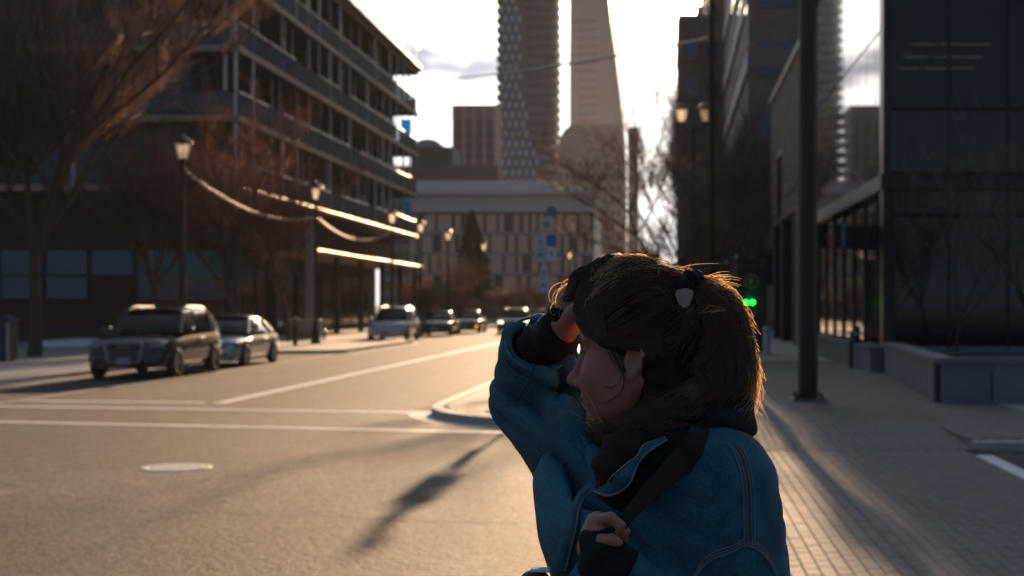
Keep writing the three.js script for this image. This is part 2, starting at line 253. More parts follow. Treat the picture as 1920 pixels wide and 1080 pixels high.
// ------------------------------------------------------------------ left: balconied apartment block
const rail = (a, b, r = 0.03) => bar(a, b, r, r, 8);
{
  const X0 = -19.1, Z0 = 63, Z1 = 108, t = thing('apartment_building', 'dark balconied apartment block with long stacked terraces along the street', 'building', [X0, 0, -Z0]);
  // local frame: x to the left is negative, z negative away down the street
  const L = Z1 - Z0, W = 30, floors = [7.1, 10.2, 13.3, 16.4, 19.5], H = 3.1;
  part('wall', merge([span(-W, -1.75, 4.6, 19.5, -1.4, -(L - 0.3)), span(-W, -3.2, 0, 4.6, -1.2, -L)]), M.charcoal, t);
  for (const y of floors) { part('slab', merge([span(-W, -0.02, y - 0.26, y, -0.02, -L)]), M.charcoal, t); part('slab_edge', merge([span(-0.018, 0.03, y - 0.27, y + 0.01, 0, -L), span(-W, -0.02, y - 0.27, y + 0.01, 0.03, -0.018)]), M.slab, t); }  // slab bodies charcoal: shade under the floors put into their colour
  const postG = boxG(0.11, H - 0.26, 0.14, 0, (H - 0.26) / 2, 0), guardG = boxG(0.012, 0.95, 2.3, 0, 0.56, 0), guardFrontG = boxG(2.3, 0.95, 0.012, 0, 0.56, 0), winG = boxG(0.05, 2.3, 1.9, 0, 1.25, 0), winFrontG = boxG(1.5, 2.5, 0.05, 0, 1.35, 0), panelG = boxG(1.3, 2.75, 0.08, 0, 1.42, 0), thinG = boxG(0.05, H - 0.26, 0.08, 0, (H - 0.26) / 2, 0);
  const rnd = mulberry(5), railG = rail(V(0, 0, 1.12), V(0, 0, -1.12), 0.035);
  [4.1, ...floors.slice(0, 4)].forEach((y, f) => {
    if (f === 0) return;
    for (let k = 0; k <= 18; k++) { const z = -0.15 - k * 2.48; part('post', rnd() < 0.5 ? postG : thinG, rnd() < 0.7 ? M.greyPaint : M.darkMetal, t, [-0.12 - (rnd() < 0.3 ? 0.5 : 0), y, z]); if (k < 18 && rnd() < 0.5) part('post', thinG, M.greyPaint, t, [-0.3 - rnd() * 0.8, y, z - 1.2]); }
    for (let k = 0; k < 18; k++) { const z = -1.4 - k * 2.48; part('guard_panel', guardG, M.guardGlass, t, [-0.06, y, z]); if (rnd() < 0.7) part('window', winG, M.windowGlass, t, [-1.71, y, z]); }
    for (let k = 0; k < 18; k++) if (rnd() < 0.8) part('handrail', railG, M.steel, t, [-0.06, y + 1.07, -1.375 - k * 2.48]);
    // face towards the camera
    for (let k = 0; k < 12; k++) {
      const x = -1.3 - k * 2.4; part('guard_panel', guardFrontG, M.guardGlass, t, [x, y, -0.06]);
      const q = hash3(k, f, 7);
      if (k > 0) { if (q < 0.5) part('window', winFrontG, M.skyGlass, t, [x + 0.4, y, -1.36]); else part('wall_panel', panelG, q < 0.72 ? M.navy : M.greyPanel, t, [x + 0.35, y, -1.33]); if (q > 0.3) part('window', winFrontG, M.skyGlass, t, [x - 1.0, y, -1.37]); else part('wall_panel', panelG, M.navy, t, [x - 1.0, y, -1.33]); }
      if (k % 3 === 0) part('post', postG, M.greyPaint, t, [x + 1.15, y, -0.12]);
    }
    part('handrail', rail(V(-30, y + 1.07, -0.06), V(-0.06, y + 1.07, -0.06), 0.03), M.darkMetal, t);
    // open corner terrace at the far end with a coloured screen
    if (f === 1 || f === 3) part('coloured_screen', boxG(0.75, 2.3, 0.03, -0.72, 1.4, -(L - 0.8)), M.blueGlass, t, [0, y, 0]);
    part('guard_panel', boxG(8, 0.95, 0.012, -4.2, 0.56, -(L - 0.06)), M.guardGlass, t, [0, y, 0]);
  });
  part('roof_fascia', merge([span(-W, 0.22, 19.5, 19.86, 0.3, -L - 0.1)]), M.charcoal, t);
  const roofGuard = boxG(0.02, 1.25, 2.4, 0, 0.63, 0); for (let k = 0; k < 18; k++) part('guard_panel', roofGuard, P({ color: C(0.9, 0.87, 0.83), roughness: 0.1, transmission: 0.97, thickness: 0 }), t, [0.16, 19.88, -1.25 - k * 2.48]);
  part('roof_rail', merge([rail(V(0.16, 21.16, 0), V(0.16, 21.16, -L), 0.04), ...Array.from({ length: 19 }, (_, k) => rail(V(0.16, 19.8, -k * 2.48), V(0.16, 21.16, -k * 2.48), 0.025)), ]), M.steel, t);
  part('cornice', bar(V(0.2, 19.84, 0.3), V(0.2, 19.84, -L - 0.1), 0.07, 0.07, 16), M.steel, t);
  part('penthouse', span(-W, -3.4, 20, 23.4, -2, -(L - 16)), M.skyGlass, t);
  part('penthouse_roof', span(-W, -2.4, 23.4, 23.7, -1.4, -(L - 15)), M.slab, t);
  // storey over the street and canopies whose rounded metal edges catch the sun
  const gut = (y, z0, z1, x, r) => { const l = []; let z = z0; const q = mulberry(Math.round(y * 10)); while (z < z1 - 0.5) { const n = Math.min(z1, z + 0.7 + q() * 1.5); l.push(tube([V(x, y, -z), V(x + (q() - 0.5) * 0.05, y + (q() - 0.5) * 0.03, -(z + n) / 2), V(x, y, -n)], r, 10, 6)); z = n + 0.08 + q() * q() * 0.5; } return merge(l); };
  part('canopy_edge', gut(6.98, 0, L, 0.12, 0.07), M.edgeMetal, t);
  part('canopy', span(-3.2, 0.2, 4.55, 4.75, -13, -L), M.slab, t);
  part('canopy_edge', gut(4.72, 13, L, 0.3, 0.07), M.edgeMetal, t);
  const colG = boxG(0.42, 7.0, 0.42, 0, 3.5, 0), col2 = boxG(0.3, 4.6, 0.3, 0, 2.3, 0);
  part('column', colG, M.paleConcrete, t, [-0.1, 0.1, -13.0]);
  for (const z of [0.3, 6.5, 19.5, 26, 32.5, 39, 44.6]) part('column', z < 10 ? boxG(0.3, 6.8, 0.3, 0, 3.4, 0) : col2, M.charcoal, t, [-0.2, 0.1, -z]);
  for (let k = 0; k < 14; k++) part('shop_window', boxG(0.06, 3.1, 2.4, 0, 1.9, 0), M.darkGlass, t, [-3.14, 0.2, -3 - k * 2.9]);
  // ground floor facing the camera
  for (let k = 0; k < 11; k++) { const x = -1.9 - k * 2.05; if (k < 3) part('wall_panel', boxG(1.8, 2.6, 0.08, 0, 2.9, 0), k === 2 ? M.wood : M.greyPanel, t, [x, 0, -1.15]); for (const [y, h] of [[2.55, 1.0], [3.7, 1.1]]) if (k > 2 || y > 3) part('shop_window', boxG(1.82, h, 0.05, 0, 0, 0), M.skyGlass, t, [x, y, -1.12]); }
  part('wood_base', span(-W, -1, 0.9, 1.98, -0.7, -1.19), M.wood, t);
  part('stone_base', span(-W, -1, 0.1, 0.9, -0.75, -1.19), M.charcoal, t);
}
{ // low planter walls on the left pavement in front of the block
  const mk = (x, d, w, lab) => { const t = thing('planter_wall', lab, 'planter', [x, 0.12, -d]); part('wall', boxG(w, 0.85, 0.5, 0, 0.42, 0), M.slab, t); part('coping', rbox(w + 0.08, 0.1, 0.6, 0.03, 0, 0.9, 0), M.paleConcrete, t); };
  mk(-16.9, 53.5, 1.9, 'low brown wall with pale coping behind the silver sedan');
  mk(-18.0, 70, 1.6, 'low brown wall with pale coping beside the concrete column');
}
// ------------------------------------------------------------------ centre: civic building and towers in the haze
{
  const D = 230, t = thing('civic_building', 'long low civic building with staggered tan panels closing the street', 'building', [-26.8, 0, -D]);
  const tan = S({ color: C(0.8, 0.55, 0.36), roughness: 0.7 }), dark = S({ color: C(0.05, 0.055, 0.06), roughness: 0.4 }), grey = S({ color: C(0.62, 0.6, 0.58), roughness: 0.6 });
  part('wall', span(-15.5, 14.6, 0, 17.0, 0, -24), dark, t);
  part('roof_band', span(-15.8, 14.9, 17.0, 19.6, 0.6, -24.5), grey, t);
  part('roof_band', span(-15.8, 14.4, 19.7, 20.4, 1.4, -24.5), grey, t);
  part('penthouse', span(-15.8, 8.2, 20.4, 22.4, -3, -20), grey, t);
  part('roof_vent', span(10.5, 12, 20.4, 21.6, -4, -8), grey, t);
  const rnd = mulberry(77), g = { };
  [13.7, 10.4, 7.1, 3.8].forEach((y) => { let x = -15.2; while (x < 14) { const w = [0.75, 1.0, 1.6, 2.2][Math.floor(rnd() * 4)], gap = rnd() < 0.2 ? 1.5 : 0.45 + rnd() * 0.25; if (x + w > 14.4) break; g[w] ??= boxG(w, 2.75, 0.25); part('panel', g[w], tan, t, [x + w / 2, y + 1.5, 0.1]); x += w + gap; } });
  for (const y of [7, 10.3, 13.6]) part('floor_band', span(-15.4, 14.5, y - 0.12, y + 0.12, 0.06, -0.1), grey, t);
}
{ // pixelated twisting tower
  const D = 600, k = D / 2667, t = thing('skyscraper', 'tall tower with scalloped balcony edges and a chequered flank', 'skyscraper', [-58, 0, -D]);
  const body = S({ color: C(0.17, 0.14, 0.12), roughness: 0.5 }), lightPix = S({ color: C(0.5, 0.55, 0.6), roughness: 0.35 }), x = (px) => (px - 1255) * k + 58;
  const xl = x(938), xr = x(1036), F = 34, h = 4.05, bodies = [span(xl, xr, 0, 139, 0, -26)], edge = [], pix = [], rnd = mulberry(9);
  part('shaft', bodies[0], body, t);
  for (let f = 4; f < F; f++) {
    const y = f * h; edge.push(span(xl - 1.6, xl + 0.5, y, y + 2.2, 0.7, -24), span(xr - 0.5, xr + 1.5, y + 1.4, y + 3.5, 0.7, -24));
    const reach = lerp(0.9, 0.33, smoothstep(y, 25, 110)); // the chequered flank narrows upwards
    for (let c = 0; c < 15; c++) { const u = c / 15; if (u > reach + (rnd() - 0.5) * 0.06) continue; if ((c + f) % 2) pix.push(boxG(1.35, 2.6, 1.1, lerp(xl, xr, u) + 0.8, y + 1.6, 0.3)); }
  }
  edge.forEach((g) => part('balcony_edge', g, body, t)); stuff(part('balcony', merge(pix), lightPix, t));
  part('window_band', merge(Array.from({ length: 30 }, (_, f) => span(lerp(xl, xr, 0.5), xr - 0.4, (f + 4) * h + 0.9, (f + 4) * h + 2.9, 0.12, 0))), S({ color: C(0.06, 0.055, 0.05), roughness: 0.3 }), t);
}
{ // tower beside the sun, its right edge curved in to imitate glare
  const D = 680, k = D / 2667, X = (px) => (px - 1255) * k, Y = (py) => 1.7 + (575 - py) * k, ox = -36;
  const t = thing('skyscraper', 'hazy tower right beside the sun, its right edge curved in to imitate glare', 'skyscraper', [ox, 0, -D]);
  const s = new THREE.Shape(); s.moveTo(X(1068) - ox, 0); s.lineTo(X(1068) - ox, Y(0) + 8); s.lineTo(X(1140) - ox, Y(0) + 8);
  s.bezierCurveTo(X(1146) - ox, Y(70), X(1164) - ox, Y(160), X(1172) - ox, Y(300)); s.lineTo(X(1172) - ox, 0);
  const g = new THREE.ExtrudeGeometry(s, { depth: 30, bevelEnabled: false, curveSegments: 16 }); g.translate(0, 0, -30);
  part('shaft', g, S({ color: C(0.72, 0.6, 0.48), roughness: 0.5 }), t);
  { const s2 = new THREE.Shape(); s2.moveTo(X(1141) - ox, Y(2)); s2.lineTo(X(1172) - ox, Y(2)); s2.lineTo(X(1172) - ox, Y(296)); s2.bezierCurveTo(X(1164.5) - ox, Y(160), X(1146.5) - ox, Y(70), X(1141) - ox, Y(2)); const g2 = new THREE.ExtrudeGeometry(s2, { depth: 0.3, bevelEnabled: false, curveSegments: 16 }); g2.translate(0, 0, -0.4); part('glare_glass', g2, P({ color: C(0.93, 0.88, 0.8), roughness: 0.02, transmission: 1, thickness: 0 }), t); }  // added clear glass that makes the tower edge dissolve as in glare
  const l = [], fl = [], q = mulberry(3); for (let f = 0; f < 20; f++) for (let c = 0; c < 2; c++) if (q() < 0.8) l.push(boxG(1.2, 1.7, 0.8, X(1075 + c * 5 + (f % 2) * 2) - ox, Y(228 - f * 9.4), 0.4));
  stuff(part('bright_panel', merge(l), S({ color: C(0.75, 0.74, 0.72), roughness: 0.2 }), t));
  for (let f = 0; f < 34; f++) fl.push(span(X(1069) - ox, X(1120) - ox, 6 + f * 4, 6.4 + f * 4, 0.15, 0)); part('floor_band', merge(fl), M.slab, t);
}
{ // stocky building with rounded shoulders
  const D = 430, k = D / 2667, X = (px) => (px - 1255) * k, Y = (py) => 1.7 + (575 - py) * k, ox = X(1105);
  const t = thing('office_building', 'tan office block with rounded shoulders below the tower beside the sun', 'building', [ox, 0, -D]);
  const s = new THREE.Shape(); s.moveTo(X(1045) - ox, 0); s.lineTo(X(1045) - ox, Y(285)); s.quadraticCurveTo(X(1048) - ox, Y(240), X(1076) - ox, Y(233)); s.lineTo(X(1148) - ox, Y(231)); s.quadraticCurveTo(X(1166) - ox, Y(235), X(1170) - ox, Y(280)); s.lineTo(X(1172) - ox, 0);
  const g = new THREE.ExtrudeGeometry(s, { depth: 22, bevelEnabled: false }); g.translate(0, 0, -22); part('wall', g, S({ color: C(0.62, 0.45, 0.31), roughness: 0.8 }), t);
  const w = []; for (let f = 0; f < 12; f++) for (let c = 0; c < 10; c++) w.push(boxG(0.9, 1.5, 0.3, X(1051) - ox + c * 1.95, 4 + f * 3.7, 0.02)); stuff(part('window', merge(w), S({ color: C(0.16, 0.12, 0.09), roughness: 0.4 }), t));
}
{ // tan slab block with pilasters
  const D = 480, k = D / 2667, X = (px) => (px - 1255) * k, Y = (py) => 1.7 + (575 - py) * k, ox = X(889);
  const t = thing('office_building', 'tan slab block with pale vertical piers left of the scalloped tower', 'building', [ox, 0, -D]), hw = X(930) - ox;
  const top = Y(199); part('wall', span(-hw, hw, 0, top, 0, -16), S({ color: C(0.2, 0.12, 0.08), roughness: 0.7 }), t);
  for (let i = 0; i < 5; i++) part('pier', boxG(0.9, top, 0.8, -hw + 0.45 + i * (2 * hw - 0.9) / 4, top / 2, 0.3), S({ color: C(0.5, 0.35, 0.25), roughness: 0.8 }), t);
  part('parapet', span(-hw - 0.1, hw + 0.1, top - 4.5, top + 0.3, 0.5, -16.2), S({ color: C(0.36, 0.24, 0.17), roughness: 0.8 }), t);
  const w = []; for (let f = 2; f < 17; f++) for (let c = 0; c < 12; c++) w.push(boxG(0.8, 1.5, 0.2, -hw + 1.2 + c * 1.14, 2 + f * 3.6, 0.05)); stuff(part('window', merge(w), S({ color: C(0.05, 0.045, 0.04), roughness: 0.3 }), t));
}
{ // low dark blocks at the left of the skyline
  const D = 360, k = D / 2667, X = (px) => (px - 1255) * k, Y = (py) => 1.7 + (575 - py) * k;
  const a = thing('office_building', 'dark low block with a pale rounded roof beside the terraces', 'building', [X(815), 0, -D]), dk = S({ color: C(0.07, 0.06, 0.055), roughness: 0.7 });
  part('wall', span(X(770) - X(815), X(848) - X(815), 0, Y(275), 0, -14), dk, a);
  const dome = new THREE.CylinderGeometry(3.6, 3.6, 10, 20, 1, false, 0, Math.PI); dome.rotateX(Math.PI / 2); dome.rotateZ(Math.PI / 2); dome.scale(1, 0.6, 1); dome.translate(-2, Y(275), -6); part('rounded_roof', dome, S({ color: C(0.3, 0.3, 0.3), roughness: 0.4 }), a);
  const w = []; for (let f = 0; f < 9; f++) for (let c = 0; c < 5; c++) w.push(boxG(1.2, 1.7, 0.2, X(778) - X(815) + c * 1.95, 3 + f * 3.9, 0.05)); stuff(part('window', merge(w), M.windowGlass, a));
  const b = thing('office_building', 'wide brown podium block behind the civic building roof', 'building', [X(860), 0, -D + 30]); part('wall', span(-14, 13.5, 0, Y(318) - 2, 0, -12), S({ color: C(0.15, 0.1, 0.07), roughness: 0.8 }), b);
  const w2 = []; for (let f = 0; f < 8; f++) w2.push(span(-13, 12.6, 4 + f * 3.6, 5.4 + f * 3.6, 0.1, 0)); part('window_band', merge(w2), M.windowGlass, b);
}
{ // thin far tower in the gap
  const D = 700, k = D / 2667, X = (px) => (px - 1255) * k, Y = (py) => 1.7 + (575 - py) * k, ox = X(1187);
  const t = thing('skyscraper', 'slim distant tower in the bright gap right of the tower beside the sun', 'skyscraper', [ox, 0, -D]);
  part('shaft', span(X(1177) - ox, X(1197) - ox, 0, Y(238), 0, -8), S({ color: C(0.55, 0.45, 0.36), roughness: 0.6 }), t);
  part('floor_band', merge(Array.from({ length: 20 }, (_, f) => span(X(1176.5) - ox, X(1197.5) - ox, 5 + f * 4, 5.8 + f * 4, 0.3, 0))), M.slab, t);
}
// ------------------------------------------------------------------ right side of the street
{
  const X0 = 5.16, Z0 = 34, t = thing('glass_building', 'dark glass corner building behind the planter, mirroring the sky along its street side', 'building', [X0, 0, -Z0], undefined, 0.0087);
  const len = 18, Yt = 13.5, room = S({ color: C(0.02, 0.018, 0.016), roughness: 0.9 });
  // opaque mirror glazing along the street (upper), clear glazing below, dark rooms behind
  part('wall', merge([span(0.3, 12, 0, Yt, -len + 0.05, -len + 0.4), span(11.8, 12, 0, Yt, 0, -len), span(0, 12, Yt - 0.3, Yt, 0, -len), span(0.3, 12, 4.5, 4.85, -0.1, -len), span(5, 5.2, 0, Yt, -0.3, -len)]), room, t);
  for (let k = 0; k < 12; k++) for (const [y0, y1] of [[4.9, 8.4], [8.46, 11.9]]) part('pane', boxG(0.04, y1 - y0, 1.46, 0.02, (y0 + y1) / 2, 0), M.mirrorGlass, t, [0, 0, -0.75 - k * 1.5]);
  for (let k = 1; k < 12; k += 1) part('mullion', boxG(0.05, 7.2, 0.03, 0.022, 8.4, -k * 1.5), M.darkMetal, t);
  part('soffit_beam', merge([span(-0.12, 0.4, 4.5, 4.86, 0.12, -len), span(0.4, 12, 4.5, 4.86, 0.12, -0.3)]), M.darkMetal, t);
  for (let k = 0; k < 8; k++) part('shop_window', boxG(0.04, 3.6, 2.1, 0.2, 2.62, 0), M.mirrorGlass, t, [0, 0, -1.15 - k * 2.2]);
  for (let k = 0; k <= 8; k++) part('mullion', boxG(0.12, 3.8, 0.1, 0.18, 2.6, -0.04 - k * 2.2), M.blackMetal, t);
  part('plinth', span(0.1, 12, 0, 0.75, -0.02, -len), M.concrete, t);
  // face towards the camera
  const clear = P({ color: C(0.12, 0.14, 0.155), roughness: 0.02, transmission: 0.9, thickness: 0, ior: 1.5 });
  for (let c = 0; c < 7; c++) {
    const x = 0.1 + c * 1.42; for (const [y0, y1] of [[0.82, 3.85], [3.92, 4.46], [4.92, 6.4], [6.46, 9.2], [9.26, 12]]) part('pane', boxG(1.38, y1 - y0, 0.04, 0.72, (y0 + y1) / 2, 0), y0 > 6 && y0 < 9 ? clear : M.darkGlass, t, [x, 0, -0.06]);
    part('mullion', boxG(0.05, 12.4, 0.06, 0, 6.9, -0.03), M.blackMetal, t, [x + 0.01, 0, 0]);
  }
  part('corner_post', span(-0.05, 0.1, 0.75, 13.2, 0.02, -0.55), M.darkMetal, t);
  const glow = S({ color: 0x000000, emissive: C(0.5, 0.27, 0.15), emissiveIntensity: 2.4 });
  for (const [y, d] of [[8.22, 1.3], [8.08, 2.3], [7.96, 3.3]]) for (const [x0, x1] of [[0.85, 1.45], [1.6, 2.85]]) part('reflection_strip', boxG(x1 - x0, 0.045, 0.06, (x0 + x1) / 2, y, -d), glow, t);  // glowing strips stand in for orange lines reflected in the glass
  const al = new THREE.RectAreaLight(new THREE.Color(1, 0.6, 0.35), 0.25, 2, 0.3); al.name = 'reflection_strip_light'; al.position.set(X0 + 1.9, 7.9, -Z0 - 2.3); al.lookAt(X0 + 1.9, 0, -Z0 - 2.3); scene.add(al);  // added light for the glowing strips, no lamp hangs here
}
{ // planter in front of it
  const t = thing('street_planter', 'long grey panelled concrete planter at the foot of the glass building', 'planter', [4.38, 0.1, -23.5]), h = 0.66;
  part('soil', solid([[0.1, 0.1], [9, 0.1], [9, 9.9], [0.75, 9.9]], 0, 0.5), M.earth, t);
  for (let k = 0; k < 8; k++) part('panel', rbox(0.83, h, 0.08, 0.012, 0.42, h / 2, 0), M.concrete, t, [0.1 + k * 0.86, 0, -0.04]);
  part('corner_gap', boxG(0.08, h - 0.02, 0.06, 0.06, h / 2, -0.06), M.blackMetal, t);
  const ang = Math.atan2(0.72, 10.2), n = 10; for (let k = 0; k < n; k++) { const s = 0.1 + (k + 0.5) * 1.02, p = part('panel', rbox(0.08, h, 0.99, 0.012, 0, h / 2, 0), M.concrete, t, [Math.sin(ang) * s + 0.04, 0, -Math.cos(ang) * s]); p.rotation.y = -ang; }
  part('coping', solid([[-0.03, -0.04], [9, -0.04], [9, 0.36], [0.4, 0.36], [1.15, 10.4], [0.72, 10.4]], h + 0.004, h + 0.09), M.paleConcrete.clone().copy(M.concrete), t);
  const u = thing('ledge_wall', 'low concrete ledge under the street-side shop windows', 'ledge', [4.86, 0.1, -34.4]); part('wall', span(0, 0.3, 0, 0.56, 0, -17), M.concrete, u); part('coping', span(-0.04, 0.3, 0.562, 0.63, 0.02, -17), M.concrete, u);
}
for (const [x, y, d, w, h, lab] of [[4.7, 3.98, 46, 0.84, 0.78, 'dark square blade sign on the facade behind the black pole'], [4.74, 3.42, 35.2, 0.8, 0.6, 'dark blade sign nearest the glass corner']]) {
  const t = thing('blade_sign', lab, 'sign', [x, y, -d]); part('cabinet', rbox(w, h, 0.16, 0.03), M.blackMetal, t);
  part('face', boxG(w - 0.1, h - 0.1, 0.012, 0, 0, 0.086), S({ map: canvasTex(128, 128, (c, W, H) => { c.fillStyle = '#0b0f12'; c.fillRect(0, 0, W, H); c.strokeStyle = '#27343c'; c.lineWidth = 6; for (let i = 0; i < 3; i++) { c.strokeRect(70 - i * 4, 30 + i * 24, 34 + i * 4, 14); } }), roughness: 0.5 }), t);
  part('bracket', boxG(0.16, 0.06, 0.06, w / 2 + 0.06, h / 2 - 0.1, 0), M.darkMetal, t);
}
{ const t = thing('banner_sign', 'narrow pale blue vertical sign on the shop front', 'sign', [5.0, 3.75, -40.5]); part('cabinet', rbox(0.2, 0.72, 0.08, 0.02), S({ color: C(0.05, 0.16, 0.22), roughness: 0.5 }), t); part('bracket', boxG(0.2, 0.04, 0.04, 0.18, 0.3, 0), M.darkMetal, t); }
{ // brick-clad block over a colonnade
  const t = thing('brick_building', 'brown brick block over a dark colonnade beyond the glass corner building', 'building', [5.2, 0, -52.6]);
  const rnd = mulberry(31), rows = [], tones = [0.8, 1, 1.2].map((k) => S({ color: C(0.15 * k, 0.1 * k, 0.075 * k), roughness: 0.85 }));
  part('wall', span(0.03, 12, 5.7, 12, 0, -20), M.brick, t);
  const lists = [[], [], []]; for (let j = 0; j < 42; j++) for (let i = 0; i < 50; i++) { const y = 5.78 + j * 0.148, z = -0.2 - i * 0.4 - (j % 2) * 0.2; if ((z < -12.6 && z > -16.4 && y > 5.9 && y < 8.9)) continue; lists[Math.floor(rnd() * 3)].push(boxG(0.03, 0.135, 0.385, 0.015 + (rnd() - 0.5) * 0.012, y, z)); }
  lists.forEach((l, i) => stuff(part('bricks', merge(l), tones[i], t)));
  part('window', span(0, 0.06, 5.95, 8.8, -12.7, -16.3), M.mirrorGlass, t); part('window_frame', merge([span(-0.03, 0.08, 5.85, 8.9, -12.5, -12.7), span(-0.03, 0.08, 5.85, 8.9, -16.3, -16.5), span(-0.03, 0.08, 8.8, 8.95, -12.5, -16.5)]), M.slab, t);
  part('coping', span(-0.1, 12, 12, 12.25, 0.1, -20), M.slab, t);
  part('back_wall', span(2.2, 12, 0.1, 5.7, -0.4, -20), M.charcoal, t); part('side_wall', span(0.4, 2.2, 0.1, 5.7, -19, -20), M.charcoal, t);
  for (const z of [-1.0, -7.6, -14, -19]) part('column', boxG(0.5, 5.6, 0.5, 0.3, 2.9, z), M.charcoal, t);
  part('pale_column', cylG(0.17, 0.17, 5.6, 0.0, 0.1, -4.0, 14), M.paleConcrete, t);
  for (let k = 0; k < 5; k++) part('shop_window', boxG(0.05, 3.4, 2.6, 2.16, 2, -2.5 - k * 3.6), M.darkGlass, t);
}
{ // big block further up and the street wall beyond
  const wallM = mottled([0.22, 0.165, 0.125], 0.3, 6, 51, { roughness: 0.8 }), bandM = S({ color: C(0.17, 0.155, 0.14), roughness: 0.6 });
  const t = thing('office_building', 'large brown block rising behind the brick building', 'building', [5.3, 0, -95]);
  part('wall', span(0, 26, 0, 44, 0, -42), wallM, t);
  for (const y of [17.6, 22.2, 27]) part('floor_band', span(-0.1, 26.1, y, y + 1.4, 0.15, -42.1), bandM, t);
  const g = boxG(2.6, 2.3, 0.12), s = boxG(0.12, 2.3, 2.6); for (let f = 0; f < 9; f++) for (let k = 0; k < 7; k++) part('window', g, M.windowGlass, t, [1.9 + k * 3.4, 4.4 + f * 4.6, 0.02]);
  for (let f = 0; f < 9; f++) for (let k = 0; k < 11; k++) part('window', s, M.windowGlass, t, [-0.02, 4.4 + f * 4.6, -2.2 - k * 3.6]);
  const u = thing('office_building', 'dark tower edge just right of the sun gap, stepped to imitate glare and shade the pavement', 'building', [0.95, 0, -150]);
  part('wall', merge([span(0, 3.1, 0, 32.5, 0, -30), span(3.1, 24, 0, 62, 0, -30), span(2.6, 24, 0, 40, -31, -190)]), wallM, u);  // low step sized to shade the right pavement; notch above imitates glare
  const w = []; for (let f = 0; f < 14; f++) for (let k = 0; k < 9; k++) if (k > 0 || f < 7) w.push(boxG(1.3, 2, 0.2, 1.4 + k * 2.1, 4 + f * 4.1, 0.02)); stuff(part('window', merge(w), M.windowGlass, u));
  const e = []; for (let f = 0; f < 8; f++) e.push(span(-0.12, 3.2, 3 + f * 4.1, 3.35 + f * 4.1, 0.25, -30.2)); part('floor_band', merge(e), bandM, u);
}
// ------------------------------------------------------------------ lamps, poles, signs
function lantern(parent, x, y, s = 1) {
  const pane = new THREE.CylinderGeometry(0.27 * s, 0.15 * s, 0.5 * s, 4, 1, true); pane.rotateY(0.3); pane.translate(x, y + 0.25 * s, 0);
  const l = part('lantern', pane, M.lantern, parent);
  const bars = []; for (let k = 0; k < 4; k++) { const a = k * Math.PI / 2 + 0.3; bars.push(bar(V(x + Math.sin(a) * 0.152 * s, y, Math.cos(a) * 0.152 * s), V(x + Math.sin(a) * 0.274 * s, y + 0.5 * s, Math.cos(a) * 0.274 * s), 0.016 * s)); }
  part('frame', merge(bars), M.blackMetal, l);
  part('cap', lathe([[0.31 * s, y + 0.5 * s], [0.3 * s, y + 0.54 * s], [0.12 * s, y + 0.68 * s], [0.03 * s, y + 0.72 * s], [0.02 * s, y + 0.8 * s], [0, y + 0.81 * s]].map(([r, h]) => [r, h]), 12).translate(x, 0, 0), M.blackMetal, l);
  part('collar', cylG(0.09 * s, 0.16 * s, 0.1 * s, x, y - 0.1 * s, 0), M.blackMetal, l);
}
const poleG = () => lathe([[0.0, 0], [0.22, 0], [0.22, 0.1], [0.17, 0.18], [0.15, 0.7], [0.1, 0.8], [0.085, 1.0], [0.065, 6.05], [0.08, 6.1], [0, 6.1]], 16);
{
  const t = thing('street_lamp', 'black lantern street lamp rising behind the dark parked car', 'street lamp', [-15.05, 0.12, -44], 'lantern lamps along the left kerb');
  part('pole', poleG(), M.blackMetal, t); lantern(t, 0, 6.15);
  for (const [x, d, lab] of [[-15.05, 60.5, 'black lantern street lamp in front of the middle of the terraces'], [-15.1, 77.5, 'black lantern street lamp above the white crossover car'], [-15.2, 87, 'black lantern street lamp at the far corner of the terraced block'], [-15.1, 97, 'black lantern street lamp left of the conifer'], [-15.0, 115, 'black lantern street lamp right of the conifer'], [-9.4, 134, 'black lantern street lamp farthest off, right of the sign post']]) copyOf(t, [x, 0.12, -d], lab, d);
}
{
  const t = thing('street_lamp', 'tall twin lantern lamp against the building edge by the sun', 'street lamp', [0.85, 0.1, -50]);
  part('pole', lathe([[0, 0], [0.2, 0], [0.2, 0.12], [0.1, 0.3], [0.06, 7.9], [0, 8.0]], 14), M.blackMetal, t); part('arm', tube([V(-0.42, 8.0, 0), V(-0.3, 7.82, 0), V(0, 7.8, 0), V(0.3, 7.82, 0), V(0.42, 8.0, 0)], 0.03), M.blackMetal, t);
  lantern(t, -0.42, 8.1, 0.95); lantern(t, 0.42, 8.1, 0.95);
}
{
  const t = thing('signal_pole', 'thick black pole with bolted base plate standing on the right pavement', 'pole', [2.33, 0.1, -23.9]);
  part('shaft', lathe([[0, 0.06], [0.165, 0.06], [0.155, 3], [0.14, 10.5], [0, 10.5]], 28), M.blackMetal, t);
  part('base_plate', rbox(0.56, 0.045, 0.56, 0.01, 0, 0.05, 0), M.darkMetal, t); part('footing', rbox(0.66, 0.04, 0.66, 0.01, 0, 0.02, 0), M.concrete, t);
  for (const a of [0, 1, 2, 3]) part('anchor_bolt', merge([cylG(0.035, 0.035, 0.04, ...[0.21 * (a % 2 ? 1 : -1), 0.07, 0.21 * (a > 1 ? 1 : -1)], 6), cylG(0.016, 0.016, 0.1, ...[0.21 * (a % 2 ? 1 : -1), 0.07, 0.21 * (a > 1 ? 1 : -1)], 8)]), M.darkMetal, t);
  part('hand_hole', rbox(0.12, 0.24, 0.03, 0.01, 0, 0.75, 0.16), M.blackMetal, t);
}
{ const t = thing('utility_pole', 'thin dark pole running up past the glare', 'pole', [1.33, 0.1, -45]); part('shaft', cylG(0.11, 0.08, 13, 0, 0, 0, 14), M.blackMetal, t); part('flange', cylG(0.2, 0.2, 0.05, 0, 0, 0, 14), M.darkMetal, t); }
